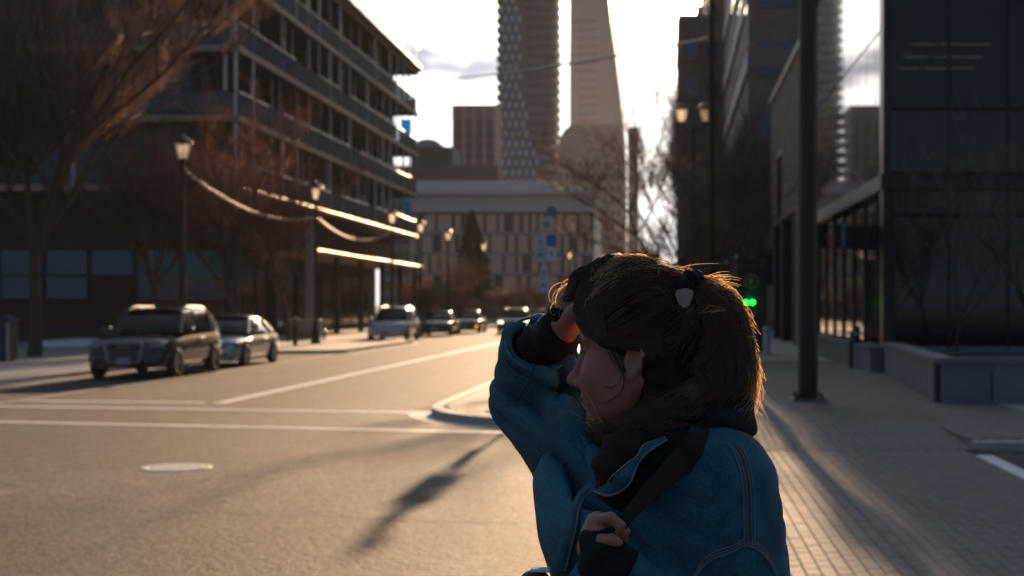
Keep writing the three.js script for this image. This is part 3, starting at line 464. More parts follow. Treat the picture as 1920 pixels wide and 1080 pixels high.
{ const t = thing('span_wire', 'thick black cable crossing the sky in front of the towers', 'cable', [0, 0, 0]); const a = V(-19.3, 18.9, -108), b = V(1.33, 10.2, -45), p = []; for (let i = 0; i <= 16; i++) { const u = i / 16, q = a.clone().lerp(b, u); q.y -= 1.2 * u * (1 - u); p.push(q); } part('cable', tube(p, 0.05, 6, 60), M.blackMetal, t); }
{
  const t = thing('sign_post', 'kerbside post stacked with small parking signs above the raised elbow', 'sign post', [-2.25, 0.1, -26.1]);
  part('post', cylG(0.03, 0.03, 3.3, 0, 0, 0, 10), S({ color: C(0.3, 0.3, 0.3), roughness: 0.4, metalness: 0.6 }), t);
  const plate = (w, h, x, y, z, draw, pw = 64, ph = 128) => { const b = part('sign_plate', rbox(w, h, 0.012, 0.005, x, y, z), S({ color: C(0.35, 0.36, 0.36), roughness: 0.5, metalness: 0.3 }), t); part('sign_face', boxG(w - 0.012, h - 0.012, 0.003, x, y, z + 0.0085), S({ map: uvFit(canvasTex(pw, ph, draw), w - 0.012, h - 0.012), roughness: 0.5 }), b); };
  const uvFit = (tx, w, h) => { tx.repeat.set(1 / w, 1 / h); tx.wrapS = tx.wrapT = THREE.RepeatWrapping; return tx; };
  const bg = (c, W, H, f = '#c9cfcc') => { c.fillStyle = f; c.fillRect(0, 0, W, H); };
  part('round_sign', (() => { const g = new THREE.CylinderGeometry(0.1, 0.1, 0.012, 24); g.rotateX(Math.PI / 2); g.translate(0.09, 3.34, 0.05); return g; })(), S({ color: C(0.1, 0.24, 0.21), roughness: 0.5 }), t);
  plate(0.15, 0.32, 0.0, 3.06, 0.045, (c, W, H) => { bg(c, W, H); c.strokeStyle = '#a01c1c'; c.lineWidth = 8; c.beginPath(); c.arc(W / 2, 46, 22, 0, 7); c.stroke(); c.beginPath(); c.moveTo(W / 2 - 16, 30); c.lineTo(W / 2 + 16, 62); c.stroke(); c.fillStyle = '#222'; c.fillRect(W / 2 - 6, 32, 6, 28); c.fillStyle = '#7a1f1f'; c.fillRect(14, 92, 36, 8); });
  plate(0.18, 0.52, -0.11, 2.66, 0.045, (c, W, H) => { bg(c, W, H, '#b9c6c4'); c.fillStyle = '#1c5a4a'; c.font = 'bold 40px sans-serif'; c.textAlign = 'center'; c.fillText('P', W / 2, 48); c.fillRect(20, 62, 26, 6); c.beginPath(); c.moveTo(12, 92); c.lineTo(30, 80); c.lineTo(30, 104); c.fill(); c.fillRect(28, 88, 24, 7); });
  plate(0.19, 0.22, 0.09, 2.82, 0.05, (c, W, H) => { bg(c, W, H, '#1463a8'); c.fillStyle = '#1d6fb8'; c.fillRect(8, 8, W - 16, H - 16); }, 64, 64);
  plate(0.18, 0.26, 0.09, 2.56, 0.05, (c, W, H) => { bg(c, W, H, '#d6d8d6'); c.fillStyle = '#b03a2c'; c.beginPath(); c.arc(W / 2, 40, 10, 0, 7); c.fill(); c.fillRect(W / 2 - 4, 40, 8, 26); }, 64, 96);
  plate(0.16, 0.46, -0.04, 2.1, 0.045, (c, W, H) => { bg(c, W, H, '#b9c6c4'); c.fillStyle = '#17483d'; c.font = 'bold 44px sans-serif'; c.textAlign = 'center'; c.fillText('P', W / 2, 50); c.fillRect(14, 92, 36, 7); c.beginPath(); c.moveTo(8, 95); c.lineTo(22, 84); c.lineTo(22, 106); c.fill(); });
}
{
  const t = thing('parking_pylon', 'dark parking pylon sign with yellow ring and green display lamps', 'pylon sign', [2.88, 0.1, -50]);
  part('cabinet', rbox(1.08, 3.25, 0.3, 0.03, 0, 1.63, 0), S({ color: C(0.010, 0.017, 0.023), roughness: 0.4 }), t);
  const tx = canvasTex(256, 768, (c, W, H) => {
    c.fillStyle = '#121c24'; c.fillRect(0, 0, W, H); c.textAlign = 'center'; c.fillStyle = '#56656c'; c.font = 'bold 48px sans-serif'; c.fillText('Riverwalk', W / 2, 52); c.font = '26px sans-serif'; c.fillText('parkade', W / 2, 84);
    c.strokeStyle = '#a8741c'; c.lineWidth = 22; c.beginPath(); c.arc(W / 2, 178, 58, 0, 7); c.stroke(); c.fillStyle = '#0b1820'; c.beginPath(); c.arc(W / 2, 178, 47, 0, 7); c.fill(); c.fillStyle = '#a9c6d4'; c.font = 'bold 74px sans-serif'; c.fillText('P', W / 2, 205);
    c.fillStyle = '#56656c'; c.font = '32px sans-serif'; c.fillText('Public', W / 2, 290); c.fillText('Parking', W / 2, 328); c.fillText('→', 208, 402);
  }); tx.repeat.set(1 / 1.0, 1 / 3.0); tx.wrapS = tx.wrapT = THREE.RepeatWrapping;
  part('face', boxG(1.0, 3.0, 0.01, 0, 1.68, 0.156), S({ map: tx, roughness: 0.5 }), t);
  const green = S({ color: 0x000000, emissive: C(0.02, 1.0, 0.06), emissiveIntensity: 3.2 }), amber = S({ color: 0x000000, emissive: C(1, 0.2, 0.02), emissiveIntensity: 0.5 });
  const disc = (r, x, y, m) => { const g = new THREE.CylinderGeometry(r, r, 0.03, 16); g.rotateX(Math.PI / 2); g.translate(x, y, 0.175); part('display_lamp', g, m, t); };
  disc(0.075, -0.2, 1.75, green); disc(0.075, 0.04, 1.75, green); disc(0.06, -0.02, 1.28, amber);
  const pl = new THREE.PointLight(new THREE.Color(0.05, 1, 0.15), 0.15); pl.name = 'display_lamp_glow'; pl.position.set(2.8, 1.85, -49.7); pl.castShadow = true; scene.add(pl);
}
for (const [x, d, h, r, lab, y] of [[3.25, 47.5, 0.95, 0.13, 'grey round bollard at the foot of the parking pylon', 0.1], [4.95, 37.5, 1.1, 0.09, 'black bollard beside the concrete ledge', 0.1], [4.72, 36.9, 0.95, 0.05, 'thin brown bollard beside the concrete ledge', 0.1], [-15.0, 57, 1.15, 0.09, 'black parking meter post on the left kerb build-out', 0.12]]) {
  const t = thing('bollard', lab, 'bollard', [x, y, -d]), m = lab.startsWith('grey') ? M.greyPaint : lab.startsWith('thin') ? M.wood : M.blackMetal;
  part('shaft', lathe([[0, 0], [r * 1.2, 0], [r * 1.2, 0.05], [r, 0.07], [r, h - r * 0.6], [r * 0.8, h - r * 0.2], [0, h]], 18), m, t); part('band', cylG(r + 0.006, r + 0.006, 0.05, 0, h * 0.78, 0, 18), M.steel, t);
}
{ // garlands strung between the lamps
  const g = (lab, a, b, sag) => { const t = thing('light_garland', lab, 'garland', [0, 0, 0]), p = [], l = [], rnd = mulberry(Math.round(a.z * -3)); for (let i = 0; i <= 20; i++) { const u = i / 20, q = a.clone().lerp(b, u); q.y -= sag * 4 * u * (1 - u); p.push(q); } part('cable', tube(p, 0.012, 6, 40), M.blackMetal, t); const c = new THREE.CatmullRomCurve3(p); for (let i = 1; i < 52; i++) { const q = c.getPoint((i + (rnd() - 0.5) * 0.4) / 52); const s = new THREE.IcosahedronGeometry(0.03 + rnd() * 0.02, 1); s.translate(q.x + (rnd() - 0.5) * 0.06, q.y - 0.05, q.z); l.push(s); } stuff(part('bulb', merge(l), P({ color: C(0.9, 0.8, 0.65), roughness: 0.5, transmission: 0.6, thickness: 0 }), t)); };
  g('sagging garland of small bulbs hung from the nearest left lamp', V(-15.0, 5.95, -44.1), V(-15.05, 5.55, -60.4), 0.62);
  g('sagging garland of small bulbs between the second and third lamps', V(-15.05, 5.55, -60.6), V(-15.1, 5.9, -77.4), 0.75);
}
{ // bin
  const t = thing('litter_bin', 'dark blue litter bin with steel corners on the left pavement', 'litter bin', [-19.25, 0.12, -41]), b = S({ color: C(0.008, 0.03, 0.06), roughness: 0.5 });
  part('body', rbox(0.66, 1.05, 0.66, 0.04, 0, 0.58, 0), b, t); part('lid', merge([rbox(0.72, 0.12, 0.72, 0.04, 0, 1.17, 0), rbox(0.5, 0.1, 0.5, 0.04, 0, 1.27, 0)]), b, t); part('opening', boxG(0.4, 0.14, 0.02, 0, 0.96, 0.332), M.blackMetal, t);
  for (const s of [-1, 1]) part('corner_strip', boxG(0.05, 1.1, 0.05, s * 0.32, 0.58, 0.32), M.steel, t); part('foot', boxG(0.5, 0.06, 0.5, 0, 0.03, 0), M.blackMetal, t);
}
{ const t = thing('street_bench', 'slatted metal bench by the column of the terraced block', 'bench', [-17.1, 0.12, -67.5]); for (let i = 0; i < 4; i++) part('seat_slat', rbox(1.6, 0.03, 0.09, 0.01, 0, 0.45, -0.15 + i * 0.11), M.steel, t); for (let i = 0; i < 2; i++) part('back_slat', rbox(1.6, 0.09, 0.03, 0.01, 0, 0.62 + i * 0.13, -0.24), M.steel, t); for (const s of [-0.7, 0.7]) part('leg', merge([boxG(0.06, 0.45, 0.06, s, 0.22, -0.2), boxG(0.06, 0.45, 0.06, s, 0.22, 0.2), boxG(0.06, 0.36, 0.05, s, 0.62, -0.27)]), M.blackMetal, t); }
// ------------------------------------------------------------------ cars
function loft(st, close = true) { // st: list of rings (arrays of [x, y, z]) of equal length
  const n = st[0].length, pos = [], idx = []; st.forEach((r) => r.forEach((p) => pos.push(...p)));
  for (let i = 0; i < st.length - 1; i++) for (let j = 0; j < n - 1; j++) { const a = i * n + j, b = a + 1, c = a + n, d = c + 1; idx.push(a, c, b, b, c, d); }
  if (close) for (const [r, f] of [[0, 1], [st.length - 1, -1]]) { const c = pos.length / 3, o = r * n; pos.push(0, st[r].reduce((s, p) => s + p[1], 0) / n, st[r][0][2]); for (let j = 0; j < n - 1; j++) f > 0 ? idx.push(c, o + j, o + j + 1) : idx.push(c, o + j + 1, o + j); }
  const g = new THREE.BufferGeometry(); g.setAttribute('position', new THREE.Float32BufferAttribute(pos, 3)); g.setIndex(idx); g.computeVertexNormals(); return toCreasedNormals(g, 0.7);
}
function makeCar(name, label, category, pos, o) {
  const t = thing(name, label, category, pos); const { len: L, w: W, h: H, belt, hood, paint, suv } = o, hw = W / 2;
  const paintM = P({ color: paint, roughness: 0.3, metalness: o.metal ?? 0.05, specularIntensity: 0.5, clearcoat: 1, clearcoatRoughness: 0.06 });
  const gl = P({ color: C(0.006, 0.011, 0.012), roughness: 0.05, ior: 1.35, specularIntensity: 0.5 }), trim = S({ color: C(0.012, 0.012, 0.013), roughness: 0.5 }), yb = suv ? 0.26 : 0.18;
  const stations = [[0.5, hood * 0.66, 0.72], [0.488, hood * 0.8, 0.86], [0.455, hood * 0.92, 0.95], [0.4, hood * 0.965, 0.99], [0.2, hood + 0.02, 1], [0.14, belt - 0.02, 1], [0, belt, 1], [-0.2, belt + 0.02, 1], [-0.38, belt + (suv ? 0.04 : 0.03), 0.98], [-0.455, belt + (suv ? 0.04 : 0.01), 0.93], [-0.49, belt - 0.06, 0.85], [-0.5, belt * 0.72, 0.75]];
  const ring = (z, y, k) => { const x = hw * k, half = [[0, y], [x * 0.45, y - 0.004], [x * 0.78, y - 0.03], [x * 0.93, y - 0.085], [x * 0.985, y * 0.8], [x, y * 0.62], [x * 0.99, 0.42], [x * 0.96, yb + 0.08], [x * 0.88, yb], [0, yb]]; return [...half.slice().reverse().map(([a, b]) => [-a, b, z * L]), ...half.slice(1).map(([a, b]) => [a, b, z * L])]; };
  part('body', loft(stations.map(([z, y, k]) => ring(z, y, k))), paintM, t);
  // greenhouse: dark glass with painted roof and pillars
  const cab = suv ? [[0.2, belt - 0.02, 0.9], [0.06, H - 0.05, 0.74], [-0.08, H, 0.73], [-0.36, H - 0.05, 0.7], [-0.47, belt + 0.06, 0.82]] : [[0.2, belt - 0.04, 0.88], [0.03, H - 0.03, 0.68], [-0.08, H, 0.67], [-0.24, H - 0.07, 0.64], [-0.42, belt + 0.02, 0.78]];
  const cr = ([z, y, k], top) => { const x = hw * k, b = hw * (0.91 - Math.max(0, Math.abs(z + 0.1) - 0.25) * 0.35), base = belt - 0.03; return [[-b, base], [-x - (b - x) * 0.1, Math.max(y - 0.08, base)], [-x * 0.9, Math.max(y - 0.02, base)], [-x * 0.5, y], [0, y + 0.005], [x * 0.5, y], [x * 0.9, Math.max(y - 0.02, base)], [x + (b - x) * 0.1, Math.max(y - 0.08, base)], [b, base]].map(([a, c]) => [a, c, z * L]); };
  part('cabin_glass', loft(cab.map((c) => cr(c))), gl, t);
  const roof = cab.slice(1, 4).map(([z, y, k], i) => { const x = hw * k * 1.0; return [[-x * 1.03, y - 0.07], [-x * 0.93, y - 0.012], [-x * 0.5, y + 0.014], [0, y + 0.02], [x * 0.5, y + 0.014], [x * 0.93, y - 0.012], [x * 1.03, y - 0.07]].map(([a, c]) => [a, c, (z + (i === 0 ? 0.012 : 0)) * L]); });
  part('roof', loft(roof, false), paintM, t);
  for (const s of [-1, 1]) {
    const at = ([z, y, k], kk, dy = 0) => V(s * hw * k * kk, y + dy, z * L), base = (z, k = 0.92) => V(s * hw * k, belt - 0.02, z * L);
    for (const [a, b, r] of [[base(0.195, 0.89), at(cab[1], 0.97, -0.05), 0.034], [base(-0.09, 0.9), at(cab[2], 1.0, -0.06), 0.03], [base(suv ? -0.31 : -0.28, 0.87), at(cab[3], 0.99, -0.05), suv ? 0.055 : 0.06], [at(cab[4], 0.97, -0.02), at(cab[3], 0.95, -0.03), 0.045]]) part('pillar', bar(a, b, r, r * 0.85, 8), paintM, t);
    part('wing_mirror', rbox(0.2, 0.14, 0.12, 0.05, s * (hw + 0.06), belt + 0.06, 0.15 * L), paintM, t);
    const hl = rbox(0.38, 0.16, 0.3, 0.06, 0, 0, 0, 3); hl.rotateY(s * 0.45); hl.translate(s * hw * 0.72, hood * 0.73, 0.452 * L); part('headlight', hl, o.lit ? S({ color: 0x333333, emissive: C(1, 0.93, 0.7), emissiveIntensity: 2.2 }) : P({ color: C(0.09, 0.1, 0.11), roughness: 0.1, clearcoat: 1 }), t);
    if (o.signal && s > 0) { part('turn_signal', rbox(0.2, 0.12, 0.08, 0.03, s * hw * 0.78, hood * 0.5, 0.487 * L), S({ color: 0x221100, emissive: C(1, 0.3, 0.02), emissiveIntensity: 1.6 }), t); }
    part('fog_recess', rbox(0.28, 0.16, 0.1, 0.04, s * hw * 0.66, 0.42, 0.468 * L), trim, t);
    part('door_handle', rbox(0.02, 0.03, 0.2, 0.008, s * (hw * 0.992), belt - 0.16, -0.1 * L), M.steel, t);
    if (suv) part('roof_rail', tube([V(s * hw * 0.66, H - 0.045, 0.05 * L), V(s * hw * 0.67, H + 0.012, 0.0 * L), V(s * hw * 0.66, H + 0.022, -0.15 * L), V(s * hw * 0.64, H + 0.005, -0.3 * L), V(s * hw * 0.62, H - 0.05, -0.35 * L)], 0.016), M.steel, t);
    for (const z of [0.31, -0.29]) {
      const r = suv ? 0.36 : 0.325, wx = s * (hw - 0.11), arch = new THREE.CylinderGeometry(r + 0.07, r + 0.07, 0.1, 24); arch.rotateZ(Math.PI / 2); arch.translate(s * (hw - 0.035), r + 0.03, z * L); part('wheel_arch', arch, trim, t);
      const ty = new THREE.TorusGeometry(r - 0.09, 0.1, 10, 24); ty.rotateY(Math.PI / 2); ty.scale(1.15, 1, 1); ty.translate(wx + s * 0.05, r, z * L); const wh = part('tyre', ty, S({ color: C(0.016, 0.016, 0.016), roughness: 0.8 }), t);
      const sp = []; for (let k = 0; k < 10; k++) { const a = k * Math.PI / 5; sp.push(bar(V(wx + s * 0.1, r, z * L), V(wx + s * 0.13, r + Math.sin(a) * (r - 0.11), z * L + Math.cos(a) * (r - 0.11)), 0.03, 0.02)); } const hub = new THREE.CylinderGeometry(0.08, 0.08, 0.1, 12); hub.rotateZ(Math.PI / 2); hub.translate(wx + s * 0.1, r, z * L); sp.push(hub); const rm = new THREE.TorusGeometry(r - 0.1, 0.025, 8, 24); rm.rotateY(Math.PI / 2); rm.translate(wx + s * 0.12, r, z * L); sp.push(rm);
      part('rim', merge(sp), S({ color: C(0.3, 0.3, 0.31), roughness: 0.35, metalness: 0.8 }), wh);
    }
  }
  const gz = 0.494 * L;
  if (o.grille === 'frame') { const s = new THREE.Shape(); s.moveTo(-0.38, -0.24); s.lineTo(0.38, -0.24); s.lineTo(0.46, 0.12); s.quadraticCurveTo(0.46, 0.24, 0.36, 0.24); s.lineTo(-0.36, 0.24); s.quadraticCurveTo(-0.46, 0.24, -0.46, 0.12); s.closePath(); const hh = s.clone(); const h2 = new THREE.Path(s.getPoints(8).map((p) => p.clone().multiplyScalar(0.87))); hh.holes.push(h2); const g = new THREE.ExtrudeGeometry(hh, { depth: 0.05, bevelEnabled: true, bevelSize: 0.008, bevelThickness: 0.01, bevelSegments: 2 }); g.translate(0, 0.62, gz - 0.03); part('grille_frame', g, S({ color: C(0.25, 0.26, 0.27), roughness: 0.4, metalness: 0.8 }), t); const g2 = new THREE.ExtrudeGeometry(new THREE.Shape(s.getPoints(8).map((p) => p.clone().multiplyScalar(0.88))), { depth: 0.02, bevelEnabled: false }); g2.translate(0, 0.62, gz - 0.02); part('grille', g2, trim, t); const rg = []; for (let k = 0; k < 4; k++) { const r = new THREE.TorusGeometry(0.045, 0.008, 6, 20); r.translate(-0.105 + k * 0.07, 0.78, gz + 0.02); rg.push(r); } part('badge', merge(rg), M.steel, t); for (let k = 0; k < 5; k++) part('grille_bar', boxG(0.72, 0.015, 0.02, 0, 0.45 + k * 0.075, gz + 0.008), M.darkMetal, t); }
  else { part('grille', rbox(W * 0.62, 0.2, 0.06, 0.03, 0, hood * 0.6, gz - 0.01), trim, t); part('lower_grille', rbox(W * 0.56, 0.16, 0.06, 0.03, 0, 0.38, gz - 0.01), trim, t); const b = new THREE.TorusGeometry(0.06, 0.012, 6, 20); b.scale(1.3, 0.8, 1); b.translate(0, hood * 0.7, gz + 0.03); part('badge', b, M.steel, t); }
  part('number_plate', rbox(0.32, 0.16, 0.02, 0.005, 0, 0.42, gz + 0.035), S({ color: C(0.35, 0.35, 0.36), roughness: 0.5 }), t);
  part('bumper_lip', rbox(W * 0.84, 0.1, 0.16, 0.04, 0, yb + 0.05, 0.478 * L), trim, t);
  for (const s of [-1, 1]) part('wiper', bar(V(s * 0.1, belt - 0.0, 0.196 * L + 0.01), V(s * 0.62, belt + 0.03, 0.19 * L + 0.015), 0.012), trim, t);
  return t;
}
makeCar('parked_suv', 'dark grey luxury crossover parked nearest on the left with wide framed grille', 'car', [-12.78, 0, -35.6], { len: 4.65, w: 1.92, h: 1.68, belt: 1.08, hood: 1.0, suv: true, paint: C(0.012, 0.013, 0.015), grille: 'frame' });
makeCar('parked_sedan', 'silver blue sedan parked behind the dark crossover', 'car', [-12.95, 0, -41.9], { len: 4.68, w: 1.83, h: 1.45, belt: 0.94, hood: 0.86, paint: C(0.42, 0.46, 0.5), metal: 0.4 });
makeCar('parked_crossover', 'pale silver crossover parked past the kerb build-out with sunlit roof', 'car', [-13.72, 0, -71.0], { len: 4.6, w: 1.88, h: 1.7, belt: 1.08, hood: 1.02, suv: true, paint: C(0.6, 0.62, 0.64), metal: 0.1 });
makeCar('parked_sedan', 'dark sedan parked behind the pale crossover', 'car', [-13.62, 0, -84.4], { len: 4.7, w: 1.86, h: 1.45, belt: 0.96, hood: 0.88, paint: C(0.02, 0.022, 0.024) });
makeCar('parked_hatchback', 'dark car with an orange turn signal lit at the end of the parked row', 'car', [-13.0, 0, -92.5], { len: 4.2, w: 1.78, h: 1.46, belt: 0.96, hood: 0.9, paint: C(0.05, 0.052, 0.055), signal: true });
makeCar('oncoming_suv', 'oncoming dark car with its headlights on, left of the raised sleeve', 'car', [-9.75, 0, -90.3], { len: 4.5, w: 1.86, h: 1.6, belt: 1.04, hood: 0.98, suv: true, paint: C(0.06, 0.06, 0.062), lit: true });
makeCar('oncoming_sedan', 'pale car following the oncoming dark car, mostly behind the sleeve', 'car', [-9.5, 0, -104], { len: 4.6, w: 1.82, h: 1.5, belt: 0.96, hood: 0.88, paint: C(0.5, 0.5, 0.5) });
// ------------------------------------------------------------------ bare trees
function bareTree({ seed, h, spread, trunkR, twigs, fork = 0.2, lean = 0, up = 0.5, depth = 4 }) {
  const rnd = mulberry(seed), limbs = [], tips = [], UP = V(0, 1, 0);
  const grow = (p, dir, len, r, lev) => {
    const pts = [p.clone()], n = 4; let q = p.clone(), d = dir.clone();
    for (let i = 0; i < n; i++) { d.add(V((rnd() - 0.5) * 0.35, (rnd() - 0.5) * 0.2 + up * 0.12, (rnd() - 0.5) * 0.35)).normalize(); q = q.clone().addScaledVector(d, len / n); pts.push(q); }
    for (let i = 0; i < n; i++) limbs.push(bar(pts[i], pts[i + 1], r * (1 - i * 0.13), r * (1 - (i + 1) * 0.13), lev < 2 ? 8 : 4));
    if (lev >= depth - 1) { for (const b of pts.slice(1)) tips.push([b, d.clone(), r]); }
    if (lev < depth) { const kids = lev === 0 ? 5 : 3 + (rnd() < 0.4 ? 1 : 0); for (let k = 0; k < kids; k++) { const at = pts[lev === 0 ? n - (k % 2) : 1 + Math.floor(rnd() * n)], a = k / kids * 6.283 + rnd() * 1.2, out = V(Math.cos(a), 0, Math.sin(a)), nd = d.clone().multiplyScalar(0.75).addScaledVector(out, spread * (0.6 + rnd() * 0.5)).addScaledVector(UP, 0.12).normalize(); grow(at, nd, len * (lev === 0 ? 1.5 : 0.72) * (0.8 + rnd() * 0.4), r * (lev === 0 ? 0.55 : 0.52), lev + 1); } }
  };
  grow(V(0, 0, 0), V(lean, 1, 0).normalize(), h * fork, trunkR, 0);
  const tw = []; const tg = new THREE.CylinderGeometry(0.25, 1, 1, 3, 1, true).toNonIndexed(), base = tg.attributes.position, bn = tg.attributes.normal, pos = new Float32Array(twigs * base.count * 3), nor = new Float32Array(pos.length), m = new THREE.Matrix4(), qn = new THREE.Quaternion(), v = V(0, 0, 0), nm = new THREE.Matrix3();
  for (let i = 0; i < twigs; i++) {
    let [b, d, r] = tips[Math.floor(rnd() * tips.length)]; b = b.clone().add(V((rnd() - 0.5) * 0.3, (rnd() - 0.5) * 0.3, (rnd() - 0.5) * 0.3)); const nd = d.clone().add(V((rnd() - 0.5) * 1.7, (rnd() - 0.35) * 1.3 + up * 0.3, (rnd() - 0.5) * 1.7)).normalize(), l = (0.35 + rnd() * 0.9) * h / 10, rr = (0.004 + rnd() * 0.006) * (h / 10 + 0.35);
    qn.setFromUnitVectors(UP, nd); m.compose(b.clone().addScaledVector(nd, l / 2), qn, V(rr, l, rr));
    for (let k = 0; k < base.count; k++) { v.fromBufferAttribute(base, k).applyMatrix4(m); v.toArray(pos, (i * base.count + k) * 3); v.fromBufferAttribute(bn, k).applyQuaternion(qn); v.toArray(nor, (i * base.count + k) * 3); }
  }
  const g = new THREE.BufferGeometry(); g.setAttribute('position', new THREE.BufferAttribute(pos, 3)); g.setAttribute('normal', new THREE.BufferAttribute(nor, 3));
  return { wood: merge(limbs), crown: g };
}
const twigM = S({ color: C(0.13, 0.075, 0.045), roughness: 0.75 }), twigRed = S({ color: C(0.17, 0.075, 0.04), roughness: 0.75 });
function tree(label, pos, spec, group, m = twigM) { const t = thing('bare_tree', label, 'tree', pos, group), g = bareTree(spec); part('trunk', g.wood, M.bark, t); stuff(part('crown', g.crown, m, t)); return t; }
tree('large bare tree on the left whose crown fills the upper left corner', [-20.1, 0.12, -45], { seed: 3, h: 12.5, spread: 0.75, trunkR: 0.24, twigs: 9000, fork: 0.3 });
tree('large bare tree at the left edge of the photo', [-24.6, 0.12, -47], { seed: 4, h: 14, spread: 0.8, trunkR: 0.26, twigs: 8000, fork: 0.22 });
tree('bare tree in front of the shop windows, left of the first lamp', [-21.0, 0.12, -57.5], { seed: 5, h: 8.5, spread: 0.8, trunkR: 0.15, twigs: 5000, fork: 0.3 }, undefined, twigRed);
const st = tree('reddish bare street tree just right of the first lamp', [-17.0, 0.12, -56], { seed: 6, h: 7.6, spread: 0.62, trunkR: 0.12, twigs: 5000, fork: 0.3 }, undefined, twigRed);
[['bare street tree before the start of the terraces', -17.3, 64.5, 0.9], ['bare street tree past the end of the terraced block', -17.1, 113, 0.6]].forEach(([l, x, d, s], i) => copyOf(st, [x, 0.12, -d], l, i * 1.7 + 1, s));
tree('bare vase-shaped tree in the bright gap beside the head', [-0.25, 0.1, -49], { seed: 12, h: 7.2, spread: 1.1, trunkR: 0.13, twigs: 4500, fork: 0.3, up: 0.2 });
tree('bare tall tree at the right pavement by the thin dark pole', [4.0, 0.1, -90], { seed: 13, h: 11, spread: 0.5, trunkR: 0.2, twigs: 8000, fork: 0.3 });
tree('tall narrow bare tree fringing the bright sun gap', [1.35, 0.1, -101], { seed: 15, h: 13.5, spread: 0.3, trunkR: 0.2, twigs: 8000, fork: 0.3 });
const rt = tree('bare tree further up the right pavement near the building edge', [2.6, 0.1, -104], { seed: 14, h: 11, spread: 0.55, trunkR: 0.2, twigs: 7000, fork: 0.28 });
copyOf(rt, [4.2, 0.1, -80], 'bare tree in front of the large brown block', 2.2, 0.95); copyOf(rt, [-1.2, 0.1, -112], 'bare tree at the foot of the bright gap', 4.1, 0.6);
{
  const a = tree('bare bushy tree of the grove closing the street', [-21, 0, -121], { seed: 21, h: 5.2, spread: 0.8, trunkR: 0.12, twigs: 6000, fork: 0.2 }, 'grove of bare trees closing the street', twigRed), rnd = mulberry(8);
  for (let i = 0; i < 15; i++) copyOf(a, [-25 + i * 1.75 + (rnd() - 0.5), 0, -(119 + rnd() * 38)], undefined, rnd() * 6, 0.62 + rnd() * 0.3);
}
{ // conifer
  const t = thing('conifer', 'dark conifer standing before the civic building', 'tree', [-19.4, 0, -140]), rnd = mulberry(19); part('trunk', cylG(0.22, 0.05, 11, 0, 0, 0, 8), M.bark, t);
  const l = []; for (let i = 0; i < 1500; i++) { const y = 2.6 + Math.pow(rnd(), 0.9) * 8.6, R = 2.9 * Math.pow(1 - (y - 2.2) / 9.4, 0.8) * (0.75 + 0.5 * vnoise(y * 1.6, i % 7)), a = rnd() * 6.283, r0 = R * (0.25 + rnd() * 0.4), r1 = R * (0.7 + rnd() * 0.35), dy = -0.25 - rnd() * 0.35; const p = V(Math.cos(a) * r0, y, Math.sin(a) * r0), q = V(Math.cos(a + (rnd() - 0.5) * 0.5) * r1, y + dy, Math.sin(a) * r1); l.push(bar(p, q, 0.11, 0.015, 4)); }
  stuff(part('crown', merge(l), S({ color: C(0.025, 0.03, 0.012), roughness: 0.9 }), t));
}
{ // saplings in the planter
  const s = tree('thin bare sapling in the planter at the right edge', [7.25, 0.6, -28.6], { seed: 31, h: 5, spread: 0.6, trunkR: 0.04, twigs: 700, fork: 0.25 }, undefined, twigRed);
  copyOf(s, [5.95, 0.6, -29.5], 'small bare sapling in the planter before the dark panes', 2, 0.8);
}
// ------------------------------------------------------------------ the person
const len3 = (x, y, z) => Math.sqrt(x * x + y * y + z * z);
function cap(x, y, z, a, b, ra, rb) { const bx = b[0] - a[0], by = b[1] - a[1], bz = b[2] - a[2], px = x - a[0], py = y - a[1], pz = z - a[2]; let t = (px * bx + py * by + pz * bz) / (bx * bx + by * by + bz * bz); t = t < 0 ? 0 : t > 1 ? 1 : t; return len3(px - bx * t, py - by * t, pz - bz * t) - (ra + (rb - ra) * t); }
function ell(x, y, z, cx, cy, cz, rx, ry, rz) { const X = (x - cx) / rx, Y = (y - cy) / ry, Z = (z - cz) / rz, k0 = len3(X, Y, Z), k1 = len3(X / rx, Y / ry, Z / rz); return k1 < 1e-9 ? -Math.min(rx, ry, rz) : k0 * (k0 - 1) / k1; }
const smin = (a, b, k) => { const h = Math.max(k - Math.abs(a - b), 0) / k; return Math.min(a, b) - h * h * k * 0.25; };
const smax = (a, b, k) => -smin(-a, -b, k);
function chain(x, y, z, pts, k = 0.01) { let d = 1e9; for (let i = 0; i < pts.length - 1; i++) d = smin(d, cap(x, y, z, pts[i], pts[i + 1], pts[i][3], pts[i + 1][3]), k); return d; }
